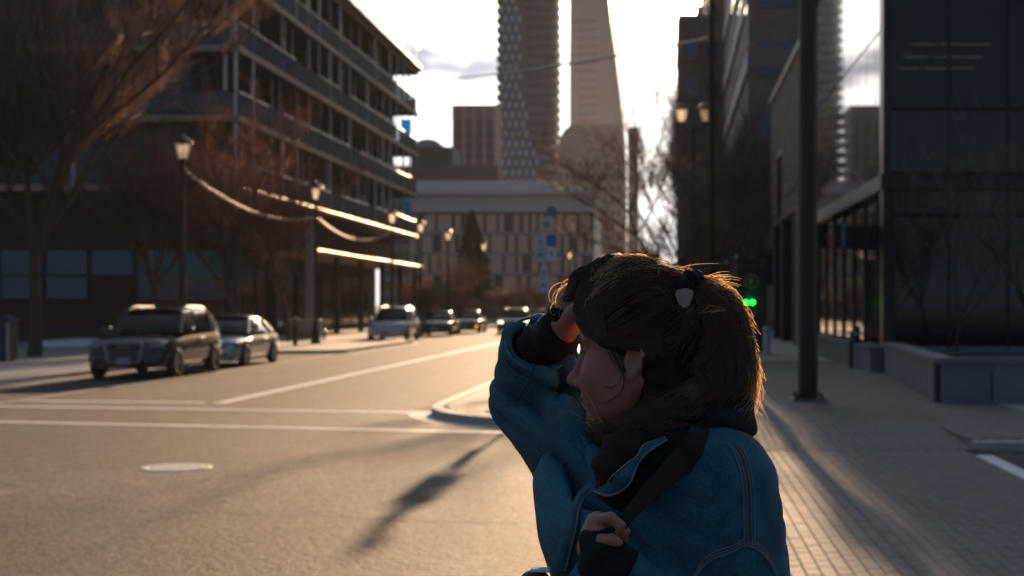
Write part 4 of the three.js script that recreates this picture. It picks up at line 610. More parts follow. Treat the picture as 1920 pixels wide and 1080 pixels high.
function surfaceNets(f, lo, hi, c) { // mesh of f = 0
  const n = lo.map((a, i) => Math.ceil((hi[i] - a) / c) + 1), [nx, ny, nz] = n, D = new Float32Array(nx * ny * nz).fill(1), B = 6, R = B * c * 0.87;
  const at = (i, j, k) => i + nx * (j + ny * k);
  for (let k0 = 0; k0 < nz; k0 += B) for (let j0 = 0; j0 < ny; j0 += B) for (let i0 = 0; i0 < nx; i0 += B) {
    const v = f(lo[0] + (i0 + B / 2) * c, lo[1] + (j0 + B / 2) * c, lo[2] + (k0 + B / 2) * c), far = Math.abs(v) > R * 1.9 + 0.012;
    for (let k = k0; k < Math.min(k0 + B, nz); k++) for (let j = j0; j < Math.min(j0 + B, ny); j++) for (let i = i0; i < Math.min(i0 + B, nx); i++) D[at(i, j, k)] = far ? v : f(lo[0] + i * c, lo[1] + j * c, lo[2] + k * c);
  }
  const id = new Int32Array(nx * ny * nz).fill(-1), pos = [], idx = [];
  for (let k = 0; k < nz - 1; k++) for (let j = 0; j < ny - 1; j++) for (let i = 0; i < nx - 1; i++) {
    let s = 0, x = 0, y = 0, z = 0, m = 0; const q = [];
    for (let e = 0; e < 8; e++) { const v = D[at(i + (e & 1), j + ((e >> 1) & 1), k + (e >> 2))]; q.push(v); if (v < 0) m++; }
    if (m === 0 || m === 8) continue;
    for (let e = 0; e < 8; e++) for (let b = 1; b < 8; b <<= 1) { if (e & b) continue; const g = e | b; if ((q[e] < 0) === (q[g] < 0)) continue; const t = q[e] / (q[e] - q[g]); x += (e & 1) + (b === 1 ? t : 0); y += ((e >> 1) & 1) + (b === 2 ? t : 0); z += (e >> 2) + (b === 4 ? t : 0); s++; }
    id[at(i, j, k)] = pos.length / 3; pos.push(lo[0] + (i + x / s) * c, lo[1] + (j + y / s) * c, lo[2] + (k + z / s) * c);
  }
  for (let k = 1; k < nz - 1; k++) for (let j = 1; j < ny - 1; j++) for (let i = 1; i < nx - 1; i++) {
    const a = D[at(i, j, k)] < 0;
    const quad = (p, q, r, s, flip) => { if (p < 0 || q < 0 || r < 0 || s < 0) return; flip ? idx.push(p, r, q, p, s, r) : idx.push(p, q, r, p, r, s); };
    if (a !== D[at(i + 1, j, k)] < 0) quad(id[at(i, j - 1, k - 1)], id[at(i, j, k - 1)], id[at(i, j, k)], id[at(i, j - 1, k)], !a);
    if (a !== D[at(i, j + 1, k)] < 0) quad(id[at(i - 1, j, k - 1)], id[at(i - 1, j, k)], id[at(i, j, k)], id[at(i, j, k - 1)], !a);
    if (a !== D[at(i, j, k + 1)] < 0) quad(id[at(i - 1, j - 1, k)], id[at(i, j - 1, k)], id[at(i, j, k)], id[at(i - 1, j, k)], !a);
  }
  const g = new THREE.BufferGeometry(); g.setAttribute('position', new THREE.Float32BufferAttribute(pos, 3)); g.setIndex(idx);
  const uv = new Float32Array(pos.length / 3 * 2); for (let i = 0; i < pos.length / 3; i++) { uv[i * 2] = pos[i * 3] * 0.8 - pos[i * 3 + 2] * 0.6; uv[i * 2 + 1] = pos[i * 3 + 1] + 0.35 * pos[i * 3 + 2]; } g.setAttribute('uv', new THREE.BufferAttribute(uv, 2));
  g.computeVertexNormals(); return g;
}
const woman = thing('person', 'person in blue denim jacket and black hoodie shading the eyes with a raised hand', 'person', [0, 0.022, -2.2]);
const WY = 0.022; // the figure is modelled with heights above the road
woman.position.y = 0;

// --- head, in its own axes: f forward, u up, l to the left side (which faces the camera)
const hF = V(-0.962, -0.055, -0.267).normalize(), hL = V(-0.267, 0, 0.962).addScaledVector(hF, -hF.dot(V(-0.267, 0, 0.962))).normalize(), hU = V(0, 0, 0).crossVectors(hL, hF).multiplyScalar(-1).normalize();
if (hU.y < 0) hU.negate();
const hE = V(-0.035, 1.620, 0.002);
const toHead = (x, y, z) => { const a = x - hE.x, b = y - hE.y, c = z - hE.z; return [a * hF.x + b * hF.y + c * hF.z, a * hU.x + b * hU.y + c * hU.z, a * hL.x + b * hL.y + c * hL.z]; };
const fromHead = (f, u, l) => [hE.x + f * hF.x + u * hU.x + l * hL.x, hE.y + f * hF.y + u * hU.y + l * hL.y, hE.z + f * hF.z + u * hU.z + l * hL.z];
function headSDF(x, y, z) {
  const [f, u, l] = toHead(x, y, z), L = Math.abs(l);
  let d = ell(f, u, l, -0.004, 0.05, 0, 0.093, 0.086, 0.072);
  d = smin(d, ell(f, u, l, 0.042, 0.002, 0, 0.056, 0.085, 0.06), 0.03);
  d = smin(d, ell(f, u, l, 0.04, -0.058, 0, 0.052, 0.04, 0.048), 0.03);
  d = smin(d, cap(f, u, L, [0.0, -0.03, 0.056], [0.06, -0.082, 0.02], 0.016, 0.016), 0.03);
  d = smin(d, ell(f, u, l, 0.083, -0.092, 0, 0.019, 0.019, 0.022), 0.02);
  d = smin(d, ell(f, u, L, 0.066, -0.022, 0.036, 0.028, 0.03, 0.022), 0.025);
  d = smin(d, cap(f, u, L, [0.094, 0.036, 0.008], [0.078, 0.036, 0.045], 0.012, 0.011), 0.014);
  d = smax(d, -ell(f, u, L, 0.103, 0.016, 0.032, 0.018, 0.013, 0.018), 0.012);
  d = smin(d, ell(f, u, L, 0.079, 0.014, 0.031, 0.0135, 0.0125, 0.014), 0.003);
  d = smin(d, cap(f, u, L, [0.0915, 0.019, 0.02], [0.085, 0.017, 0.043], 0.0035, 0.0035), 0.004);
  d = smin(d, cap(f, u, l, [0.093, 0.028, 0], [0.117, -0.022, 0], 0.0075, 0.0085), 0.012);
  d = smin(d, ell(f, u, l, 0.1205, -0.028, 0, 0.0115, 0.0105, 0.0115), 0.008);
  d = smin(d, ell(f, u, L, 0.107, -0.033, 0.0115, 0.010, 0.0085, 0.007), 0.006);
  d = smin(d, ell(f, u, l, 0.086, -0.05, 0, 0.018, 0.026, 0.03), 0.015);
  d = smin(d, ell(f, u, l, 0.1015, -0.0555, 0, 0.0085, 0.006, 0.02), 0.006);
  d = smin(d, ell(f, u, l, 0.099, -0.0665, 0, 0.0085, 0.0068, 0.017), 0.006);
  d = smax(d, -cap(f, u, L, [0.111, -0.0605, 0], [0.092, -0.0595, 0.026], 0.0016, 0.0014), 0.003);
  d = smin(d, cap(f, u, l, [-0.03, -0.02, 0], [-0.055, -0.17, 0], 0.05, 0.054), 0.025);
  // ear
  const ef = f + 0.22 * u - 0.004;
  let e = ell(ef, u, L, -0.006, -0.003, 0.0705, 0.0165, 0.029, 0.0095); e = smax(e, -ell(ef, u, L, -0.003, 0.0, 0.083, 0.0095, 0.0175, 0.0095), 0.004); e = smin(e, cap(ef, u, L, [0.006, -0.001, 0.072], [0.006, -0.01, 0.072], 0.004, 0.004), 0.004);
  e = smin(e, chain(ef, u, L, [[0.006, 0.014, 0.074, 0.003], [-0.004, 0.024, 0.0755, 0.0036], [-0.016, 0.02, 0.0795, 0.0036], [-0.0205, 0.006, 0.0795, 0.0034], [-0.0165, -0.012, 0.077, 0.0036], [-0.006, -0.026, 0.073, 0.0052]], 0.003), 0.003);
  return smin(d, e, 0.006);
}
const skinMap = tex(256, (u, v) => { const k = 0.9 + 0.16 * tn(u * 24, v * 24, 24, 71) + 0.06 * tn(u * 100, v * 100, 100, 72); return [k, k * 0.98, k * 0.96]; }, true, 6, 6);
const skinM = P({ color: C(0.37, 0.175, 0.11), map: skinMap, roughness: 0.48, vertexColors: true });
{
  const g = surfaceNets(headSDF, [-0.18, 1.44, -0.11], [0.1, 1.78, 0.115], 0.002), p = g.attributes.position, c = new Float32Array(p.count * 3);
  for (let i = 0; i < p.count; i++) { // lips, brow, lash line, cheek: colours the skin itself has
    const [f, u, l] = toHead(p.getX(i), p.getY(i), p.getZ(i)), L = Math.abs(l); let r = 1, gg = 1, b = 1;
    const lip = smoothstep(1.15 - Math.hypot((u + 0.061) / 0.0125, l / 0.026), 0, 0.3) * (f > 0.084 ? 1 : 0); r *= 1 - 0.15 * lip; gg *= 1 - 0.5 * lip; b *= 1 - 0.42 * lip;
    const brow = smoothstep(1 - Math.abs((u - 0.0385 + 0.12 * Math.abs(L - 0.03)) / 0.006), 0, 0.5) * smoothstep(L, 0.01, 0.018) * smoothstep(L, 0.054, 0.045) * (f > 0.05 ? 1 : 0); r *= 1 - 0.8 * brow; gg *= 1 - 0.85 * brow; b *= 1 - 0.85 * brow;
    const lash = smoothstep(1 - Math.abs((u - 0.0155) / 0.0035), 0, 0.4) * (L > 0.018 && L < 0.047 && f > 0.074 ? 1 : 0); r *= 1 - 0.85 * lash; gg *= 1 - 0.85 * lash; b *= 1 - 0.85 * lash;
    const ck = Math.exp(-(((f - 0.075) / 0.03) ** 2 + ((u + 0.028) / 0.025) ** 2 + ((L - 0.045) / 0.03) ** 2)); gg *= 1 - 0.12 * ck; b *= 1 - 0.1 * ck;
    c.set([r, gg, b], i * 3);
  }
  g.setAttribute('color', new THREE.BufferAttribute(c, 3)); const head = part('head', g, skinM, woman);
  const lashes = []; for (let i = 0; i < 16; i++) { const l = 0.02 + i * 0.0016, a = V(...fromHead(0.0925 - (l - 0.02) * 0.28, 0.0165, l)), b = V(...fromHead(0.101 - (l - 0.02) * 0.2, 0.0135, l + 0.002)); lashes.push(bar(a, b, 0.0005, 0.0002, 3)); }
  part('eyelashes', merge(lashes), S({ color: C(0.01, 0.008, 0.007) }), head);
}
// --- hands
const skin2 = skinM.clone(); skin2.vertexColors = false;
{ // near hand closed on the bag strap
  const fing = (b) => b, X = { wrist: [-0.108, 1.335, 0.195], palm: [-0.104, 1.383, 0.2] };
  const hand = (x, y, z) => {
    let d = cap(x, y, z, [...X.wrist], [-0.107, 1.37, 0.198], 0.024, 0.026);
    d = smin(d, chain(x, y, z, [[-0.118, 1.352, 0.196, 0.022], [-0.107, 1.395, 0.196, 0.0165], [-0.098, 1.385, 0.182, 0.014]], 0.01), 0.015);
    const F = [ // index on top, the others behind and below it, curling over the strap
      [[-0.106, 1.401, 0.204, 0.0105], [-0.083, 1.407, 0.222, 0.0098], [-0.0665, 1.394, 0.224, 0.0086], [-0.0695, 1.379, 0.214, 0.0075]],
      [[-0.104, 1.392, 0.19, 0.0105], [-0.078, 1.397, 0.206, 0.0098], [-0.06, 1.382, 0.207, 0.0088], [-0.066, 1.366, 0.2, 0.0078]],
      [[-0.103, 1.379, 0.182, 0.010], [-0.078, 1.383, 0.194, 0.0094], [-0.061, 1.368, 0.195, 0.0084], [-0.068, 1.354, 0.19, 0.0074]],
      [[-0.103, 1.366, 0.178, 0.009], [-0.082, 1.369, 0.186, 0.0082], [-0.067, 1.357, 0.187, 0.0074], [-0.072, 1.346, 0.184, 0.0066]]];
    for (const q of F) d = smin(d, chain(x, y, z, q, 0.003), 0.0025);
    d = smin(d, chain(x, y, z, [[-0.112, 1.358, 0.208, 0.0135], [-0.097, 1.368, 0.224, 0.0115], [-0.081, 1.372, 0.232, 0.0095], [-0.07, 1.368, 0.233, 0.008]], 0.006), 0.007);
    return d;
  };
  const sm = 0.84, hp = [-0.1, 1.375, 0.2]; part('hand', surfaceNets((x, y, z) => hand(hp[0] + (x - hp[0] - 0.004) / sm, hp[1] + (y - hp[1] - 0.004) / sm, hp[2] + (z - hp[2]) / sm) * sm, [-0.15, 1.31, 0.15], [-0.04, 1.43, 0.26], 0.0019), skin2, woman);
}
{ // far hand resting on the brow, fingers in the hair
  const hand = (x, y, z) => {
    let d = cap(x, y, z, [-0.175, 1.645, -0.09], [-0.165, 1.672, -0.072], 0.024, 0.024);
    d = smin(d, chain(x, y, z, [[-0.165, 1.672, -0.064, 0.024], [-0.153, 1.715, -0.055, 0.021], [-0.15, 1.722, -0.075, 0.019]], 0.012), 0.015);
    const F = [[[-0.151, 1.722, -0.042], [-0.131, 1.749, -0.036], [-0.109, 1.766, -0.034], [-0.09, 1.772, -0.033]], [[-0.146, 1.727, -0.058], [-0.124, 1.755, -0.053], [-0.1, 1.773, -0.05], [-0.08, 1.777, -0.049]], [[-0.143, 1.724, -0.074], [-0.121, 1.751, -0.07], [-0.099, 1.768, -0.068], [-0.081, 1.773, -0.066]], [[-0.145, 1.714, -0.089], [-0.128, 1.738, -0.088], [-0.112, 1.752, -0.087], [-0.098, 1.758, -0.086]]];
    F.forEach((q, i) => { const r = [0.0098, 0.0102, 0.0096, 0.0084][i]; d = smin(d, chain(x, y, z, q.map((p, k) => [...p, r * (1 - k * 0.09)]), 0.003), 0.0025); });
    d = smin(d, chain(x, y, z, [[-0.163, 1.675, -0.045, 0.014], [-0.15, 1.692, -0.022, 0.0115], [-0.137, 1.706, -0.008, 0.0095], [-0.126, 1.716, -0.002, 0.008]], 0.006), 0.007);
    return d;
  };
  part('hand', surfaceNets(hand, [-0.21, 1.6, -0.13], [-0.06, 1.81, 0.03], 0.0024), skin2, woman);
}
// --- jacket: one shell over torso and both sleeves
const CT = Math.SQRT1_2, tF = [-CT, CT], tL = [CT, CT]; // chest faces left and towards the camera
const shR = [-0.10, 1.44, -0.12], elR = [-0.245, 1.537, -0.262], cuR = [-0.216, 1.634, -0.145];
const shL = [0.083, 1.428, 0.092], elL = [0.135, 1.14, 0.15], cuL = [-0.072, 1.312, 0.2];
function ellcol(x, z, a, b) { const p = x * tL[0] + z * tL[1], q = x * tF[0] + z * tF[1], k0 = Math.hypot(p / a, q / b), k1 = Math.hypot(p / (a * a), q / (b * b)); return k1 < 1e-6 ? -Math.min(a, b) : k0 * (k0 - 1) / k1; }
function torso(x, y, z, off = 0) {
  const t = clamp((y - 0.8) / 0.62, 0, 1), a = lerp(0.204, 0.192, t) + off, b = lerp(0.165, 0.15, t) + off;
  let d = smax(ellcol(x + 0.005, z, a, b), Math.max(y - 1.415 - off, 0.78 - y), 0.12);
  d = smin(d, cap(x, y, z, [-0.07, 1.452, -0.08], [0.075, 1.45, 0.08], 0.064 + off, 0.072 + off), 0.07);
  return d;
}
function sleeves(x, y, z, off = 0) {
  let d = smin(cap(x, y, z, shR, elR, 0.08 + off, 0.06 + off), cap(x, y, z, elR, cuR, 0.059 + off, 0.0565 + off), 0.012);
  const e = smin(cap(x, y, z, shL, elL, 0.074 + off, 0.07 + off), cap(x, y, z, elL, cuL, 0.07 + off, 0.05 + off), 0.03);
  return [d, e];
}
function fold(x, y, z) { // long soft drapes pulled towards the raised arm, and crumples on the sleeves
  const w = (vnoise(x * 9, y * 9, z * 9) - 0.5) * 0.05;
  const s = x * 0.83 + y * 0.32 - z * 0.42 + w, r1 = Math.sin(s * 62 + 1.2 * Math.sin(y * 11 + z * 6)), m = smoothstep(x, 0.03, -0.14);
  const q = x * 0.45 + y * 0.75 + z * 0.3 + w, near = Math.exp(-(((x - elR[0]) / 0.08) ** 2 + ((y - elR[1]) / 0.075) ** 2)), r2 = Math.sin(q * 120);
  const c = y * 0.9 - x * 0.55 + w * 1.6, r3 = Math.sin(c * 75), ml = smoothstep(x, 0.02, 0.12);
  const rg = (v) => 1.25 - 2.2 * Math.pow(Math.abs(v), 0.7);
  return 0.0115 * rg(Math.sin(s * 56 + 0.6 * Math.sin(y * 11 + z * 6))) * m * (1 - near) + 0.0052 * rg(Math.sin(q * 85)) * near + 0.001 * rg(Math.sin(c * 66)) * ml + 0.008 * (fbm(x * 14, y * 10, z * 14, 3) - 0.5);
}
const hoodShape = (x, y, z) => {
  let d = ell(x, y, z, 0.016, 1.492, 0.01, 0.1, 0.044, 0.092);
  d = smin(d, ell(x, y, z, 0.068, 1.528, 0.02, 0.062, 0.048, 0.07), 0.03);
  d = smin(d, chain(x, y, z, [[0.085, 1.565, 0.02, 0.022], [0.105, 1.535, 0.03, 0.02], [0.1, 1.5, 0.055, 0.022]], 0.02), 0.02);
  d = smin(d, ell(x, y, z, -0.055, 1.455, 0.078, 0.06, 0.062, 0.055), 0.04);
  return d + 0.004 * Math.sin(y * 130 + x * 55 + 4 * vnoise(x * 12, y * 12, z * 12));
};
function jacket(x, y, z) {
  const [r, l] = sleeves(x, y, z), t = torso(x, y, z), near = Math.min(t, r, l); if (near > 0.11) return near - 0.01;
  let d = smin(smin(smin(t, r, 0.1), cap(x, y, z, [-0.07, 1.18, -0.09], [-0.1, 1.48, -0.14], 0.06, 0.06), 0.14), l, 0.035); d += fold(x, y, z);
  // hollow the far cuff so that the black sleeve comes out of it
  const dx = [cuR[0] - elR[0], cuR[1] - elR[1], cuR[2] - elR[2]], n = Math.hypot(...dx), ax = dx.map((v) => v / n), s = (x - cuR[0]) * ax[0] + (y - cuR[1]) * ax[1] + (z - cuR[2]) * ax[2];
  if (r < 0.05) { d = smax(d, s - 0.012, 0.006); d = smax(d, -cap(x, y, z, [cuR[0] - ax[0] * 0.03, cuR[1] - ax[1] * 0.03, cuR[2] - ax[2] * 0.03], [cuR[0] + ax[0] * 0.1, cuR[1] + ax[1] * 0.1, cuR[2] + ax[2] * 0.1], 0.043, 0.045), 0.004); }
  const ex = [cuL[0] - elL[0], cuL[1] - elL[1], cuL[2] - elL[2]], m = Math.hypot(...ex), s2 = ((x - cuL[0]) * ex[0] + (y - cuL[1]) * ex[1] + (z - cuL[2]) * ex[2]) / m; if (l < 0.04 && t > -0.02 && z > 0.14) d = Math.max(d, Math.min(s2 - 0.006, 0.02));
  // open neck
  d = smax(d, -cap(x, y, z, [-0.085, 1.47, 0.09], [-0.04, 1.55, 0.05], 0.03, 0.07), 0.008);
  d = smax(d, -cap(x, y, z, [0.0, 1.49, 0.0], [0.0, 1.62, 0.0], 0.085, 0.1), 0.01);
  return d;
}
const denimMap = tex(1024, (u, v) => { const tw = 0.5 + 0.5 * Math.sin((u + v) * Math.PI * 2 * 250), slub = tn(u * 200, v * 50, 50, 81) * 0.3 + tn(u * 170, v * 170, 170, 82) * 0.7, fadeN = 0.6 * tn(u * 5, v * 5, 5, 83) + 0.4 * tn(u * 16, v * 16, 16, 84), sp = hash3(u * 1024, v * 1024, 85); const k = 0.42 + 0.25 * tw + 0.55 * slub + 1.25 * (fadeN - 0.4) + (sp > 0.9 ? 0.5 : 0); return [0.022 * k, 0.108 * k, 0.146 * k]; }, true, 3.2, 3.2);
const denimBump = tex(1024, (u, v) => { const q = 0.5 + 0.3 * Math.sin((u + v) * Math.PI * 2 * 250) + 0.25 * (hash3(u * 1024, v * 1024, 86) - 0.5); return [q, q, q]; }, false, 3.2, 3.2);
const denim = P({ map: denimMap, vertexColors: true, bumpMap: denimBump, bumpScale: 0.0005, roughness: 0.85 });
const seamM = mottled([0.055, 0.15, 0.19], 0.5, 0.06, 88, { roughness: 0.85 }), thread = S({ color: C(0.3, 0.24, 0.17), roughness: 0.8 }), knit = mottled([0.0085, 0.0095, 0.0095], 0.5, 0.05, 89, { roughness: 0.95 });
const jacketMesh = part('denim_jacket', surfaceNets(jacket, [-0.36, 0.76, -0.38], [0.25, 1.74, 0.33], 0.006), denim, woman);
{ const p = jacketMesh.geometry.attributes.position, col = new Float32Array(p.count * 3); for (let i = 0; i < p.count; i++) { const k = clamp(1 - fold(p.getX(i), p.getY(i), p.getZ(i)) * 42, 0.55, 1.75); col.set([k * 1.02, k, k * 0.98], i * 3); } jacketMesh.geometry.setAttribute('color', new THREE.BufferAttribute(col, 3)); } // washed-out wear and fold shading painted in: lighter ridges, darker creases
// curves that lie on the cloth: dropped on to it along the front-to-back axis
const onCloth = (x, y, off = 0.001) => { let z = 0.36; for (let i = 0; i < 90; i++) { const d = jacket(x, y, z); if (d < 0.0006) break; z -= Math.max(d * 0.6, 0.0008); if (z < -0.36) return null; } return V(x, y, z + off); };
function seam(name, pts, r, mat, off, parent = jacketMesh) { const c = new THREE.CatmullRomCurve3(pts.map(([x, y]) => V(x, y, 0))), n = pts.length * 9, q = []; for (let i = 0; i <= n; i++) { const p = c.getPoint(i / n), o = onCloth(p.x, p.y, off); if (o) q.push(o); } if (q.length > 3) part(name, tube(q, r, 5, q.length * 2), mat, parent); return q; }
const A = (px, py) => [(px - 1255) * 0.00078, 1.7 - (py - 575) * 0.00078];
const shift = (pts, dx, dy) => pts.map(([x, y]) => [x + dx, y + dy]);
const arm = [[0.085, 1.502], [0.0952, 1.487], [0.1022, 1.465], [0.106, 1.44], [0.107, 1.41], [0.107, 1.384], [0.1075, 1.36]];
seam('armhole_seam', arm, 0.0026, seamM, 0.0005); seam('armhole_seam', shift(arm, 0.014, 0), 0.0022, seamM, 0.0005);
for (const s of [0.0045, 0.0105]) seam('stitching', shift(arm, s, 0), 0.0006, thread, 0.0022);
const sl = [[0.033, 1.305], [0.045, 1.327], [0.065, 1.343], [0.09, 1.352], [0.108, 1.36], [0.128, 1.352], [0.143, 1.335], [0.155, 1.31]];
seam('sleeve_seam', sl, 0.0026, seamM, 0.0005); for (const s of [0.005, 0.009]) seam('stitching', shift(sl, 0, s), 0.0006, thread, 0.0016);
// ladder stitches between the two armhole seams
{ const l = []; for (let i = 0; i < 46; i++) { const u = i / 45 * (arm.length - 1), k = Math.min(Math.floor(u), arm.length - 2), t = u - k, x = lerp(arm[k][0], arm[k + 1][0], t), y = lerp(arm[k][1], arm[k + 1][1], t), a = onCloth(x + 0.002, y, 0.002), b = onCloth(x + 0.0125, y + 0.0015, 0.002); if (a && b && a.distanceTo(b) < 0.05) l.push(bar(a, b, 0.0009, 0.0009, 4)); } if (l.length) part('stitching', merge(l), seamM, jacketMesh); }
{ // front placket: a standing flap of cloth from collar to hem
  const edge = [[1252, 826], [1215, 846], [1196, 868], [1190, 884], [1182, 902], [1162, 920], [1140, 928], [1112, 926], [1094, 938], [1083, 960], [1076, 1000], [1066, 1040], [1054, 1085]].map(([a, b]) => A(a, b));
  const inner = [[1248, 822], [1205, 836], [1196, 852], [1170, 872], [1150, 890], [1138, 905], [1125, 915], [1100, 918], [1080, 932], [1066, 960], [1052, 1000], [1038, 1040], [1024, 1085]].map(([a, b]) => A(a, b));
  const ce = new THREE.CatmullRomCurve3(edge.map(([x, y]) => V(x, y, 0))), ci = new THREE.CatmullRomCurve3(inner.map(([x, y]) => V(x, y, 0))), N = 60, R = 6, pos = [], uv = [], idx = [], rim = [];
  const dep = (x, y) => { let z = 0.3; for (let i = 0; i < 120; i++) { const d = Math.min(jacket(x, y, z), hoodShape(x, y, z)); if (d < 0.0008) break; z -= Math.max(d * 0.6, 0.0008); if (z < 0.05) break; } return Math.max(z, 0.05); };
  for (let i = 0; i <= N; i++) { const a = ci.getPoint(i / N), b = ce.getPoint(i / N), za = dep(a.x, a.y) + 0.002, zb = dep(b.x, b.y) + 0.012; for (let j = 0; j <= R; j++) { const t = j / R, x = lerp(a.x, b.x, t), y = lerp(a.y, b.y, t), z = lerp(za, zb, t) + 0.006 * Math.sin(t * Math.PI); pos.push(x, y, z); uv.push(x, y); if (j === R) rim.push(V(x, y, z)); } }
  for (let k = 0; k < 3; k++) for (let i = 1; i < N; i++) for (let j = 0; j <= R; j++) { const o = (i * (R + 1) + j) * 3 + 2; pos[o] = (pos[o - (R + 1) * 3] + pos[o] * 2 + pos[o + (R + 1) * 3]) / 4; }
  for (let i = 0; i < N; i++) for (let j = 0; j < R; j++) { const a = i * (R + 1) + j, b = a + 1, c = a + R + 1, d = c + 1; idx.push(a, b, c, b, d, c); }
  const g = new THREE.BufferGeometry(); g.setAttribute('position', new THREE.Float32BufferAttribute(pos, 3)); g.setAttribute('uv', new THREE.Float32BufferAttribute(uv, 2)); g.setIndex(idx); g.computeVertexNormals();
  const pl = part('placket', g, P({ map: denimMap, bumpMap: denimBump, bumpScale: 0.0005, roughness: 0.85 }), jacketMesh); const rr = []; for (let i = 0; i <= N; i++) rr.push(V(pos[(i * (R + 1) + R) * 3], pos[(i * (R + 1) + R) * 3 + 1], pos[(i * (R + 1) + R) * 3 + 2])); part('edge_piping', tube(rr, 0.0017, 6, 160), S({ color: C(0.2, 0.2, 0.19), roughness: 0.8 }), pl);
  const zz = []; for (let i = 0; i <= 24; i++) { const o = i * (R + 1) * 3; zz.push(V(pos[o], pos[o + 1], pos[o + 2] + 0.002)); } part('zip', tube(zz, 0.0016, 5, 80), S({ color: C(0.3, 0.26, 0.2), roughness: 0.35, metalness: 0.8 }), pl);
}
{ // far cuff band
  const n = V(...cuR).sub(V(...elR)).normalize(), a = V(0, 1, 0).cross(n).normalize(), b = n.clone().cross(a), ring = (s, r) => Array.from({ length: 24 }, (_, i) => { const q = i / 24 * 6.283; return V(...cuR).addScaledVector(n, s).addScaledVector(a, Math.cos(q) * r).addScaledVector(b, Math.sin(q) * r); });
  part('cuff_seam', tube(ring(0.008, 0.055), 0.003, 6, 60, true), seamM, jacketMesh); part('cuff_seam', tube(ring(-0.016, 0.0573), 0.0016, 6, 60, true), seamM, jacketMesh);
}
seam('sleeve_seam', [[-0.213, 1.628], [-0.222, 1.6], [-0.236, 1.572], [-0.252, 1.548]], 0.0014, seamM, 0.0002);
// --- black hoodie: neck, hood and the two knitted cuffs
part('hoodie', surfaceNets((x, y, z) => {
  let d = hoodShape(x, y, z);
  d = smin(d, smax(torso(x, y, z, -0.012), 1.36 - y, 0.01), 0.02);
  d = smin(d, chain(x, y, z, [[elR[0] + 0.012, elR[1] + 0.03, elR[2] + 0.035, 0.042], [cuR[0] + 0.006, cuR[1] + 0.003, cuR[2] + 0.01, 0.037], [-0.178, 1.654, -0.092, 0.035], [-0.163, 1.688, -0.068, 0.033]], 0.01) + 0.003 * Math.sin((x + y) * 160 + 3 * vnoise(x * 30, y * 30, z * 30)), 0.01);
  const c = chain(x, y, z, [[cuL[0] + 0.02, cuL[1] - 0.02, cuL[2] - 0.004, 0.043], [-0.084, 1.332, 0.2, 0.041], [-0.096, 1.362, 0.199, 0.034]], 0.01) + 0.0025 * Math.sin((y * 1.0 - x * 0.8) * 130);
  return smin(d, c, 0.008);
}, [-0.27, 1.2, -0.26], [0.16, 1.7, 0.28], 0.0055), knit, woman);
{ // bag strap over the near shoulder, and the small bag at the far hip
  const path = [[0.055, 1.53, 0.03], [0.052, 1.515, 0.075], [0.036, 1.492, 0.12], [0.0, 1.462, 0.165], [-0.04, 1.425, 0.19], [-0.072, 1.388, 0.212], [-0.09, 1.352, 0.205]].map((p) => V(...p)), c = new THREE.CatmullRomCurve3(path), pos = [], uv = [], idx = [], N = 50;
  for (let i = 0; i <= N; i++) { const t = i / N, p = c.getPoint(t), d = c.getTangent(t), w = lerp(0.023, 0.0085, smoothstep(t, 0.2, 0.85)), s = V(0, 0, 1).cross(d).normalize(); const z = Math.max(p.z, (onCloth(p.x, p.y, 0)?.z ?? 0) + 0.006); for (const [k, h] of [[-1, 0], [-1, 0.003], [1, 0.003], [1, 0]]) { pos.push(p.x + s.x * w * k, p.y + s.y * w * k, z + h); uv.push(k * w, t * 0.3); } }
  for (let i = 0; i < N; i++) for (let j = 0; j < 4; j++) { const a = i * 4 + j, b = i * 4 + (j + 1) % 4; idx.push(a, b, a + 4, b, b + 4, a + 4); }
  const bag = thing('shoulder_bag', 'black shoulder bag with its sunlit rim painted pale, its strap gripped at the chest', 'bag', [0, 0, -2.2]); const g = new THREE.BufferGeometry(); g.setAttribute('position', new THREE.Float32BufferAttribute(pos, 3)); g.setAttribute('uv', new THREE.Float32BufferAttribute(uv, 2)); g.setIndex(idx); g.computeVertexNormals(); part('strap', g, mottled([0.006, 0.006, 0.006], 0.4, 0.04, 91, { roughness: 0.8 }), bag);
  const blk = S({ color: C(0.01, 0.01, 0.011), roughness: 0.45 });
  part('body', rbox(0.2, 0.16, 0.09, 0.03, -0.235, 1.2, 0.03, 4), blk, bag); part('trim', tube([V(-0.29, 1.278, 0.05), V(-0.262, 1.288, 0.06), V(-0.235, 1.285, 0.06), V(-0.21, 1.281, 0.05)], 0.006, 8, 24), S({ color: C(0.8, 0.77, 0.72), roughness: 0.3 }), bag);  // pale rim pieces paint the sunlit top edge of the bag
  const kn = new THREE.SphereGeometry(0.02, 16, 12); kn.scale(1.2, 1, 1); kn.translate(-0.203, 1.283, 0.05); part('clasp', kn, blk, bag); part('trim', rbox(0.03, 0.006, 0.02, 0.003, -0.195, 1.302, 0.05), S({ color: C(0.85, 0.83, 0.8), roughness: 0.25 }), bag);
}
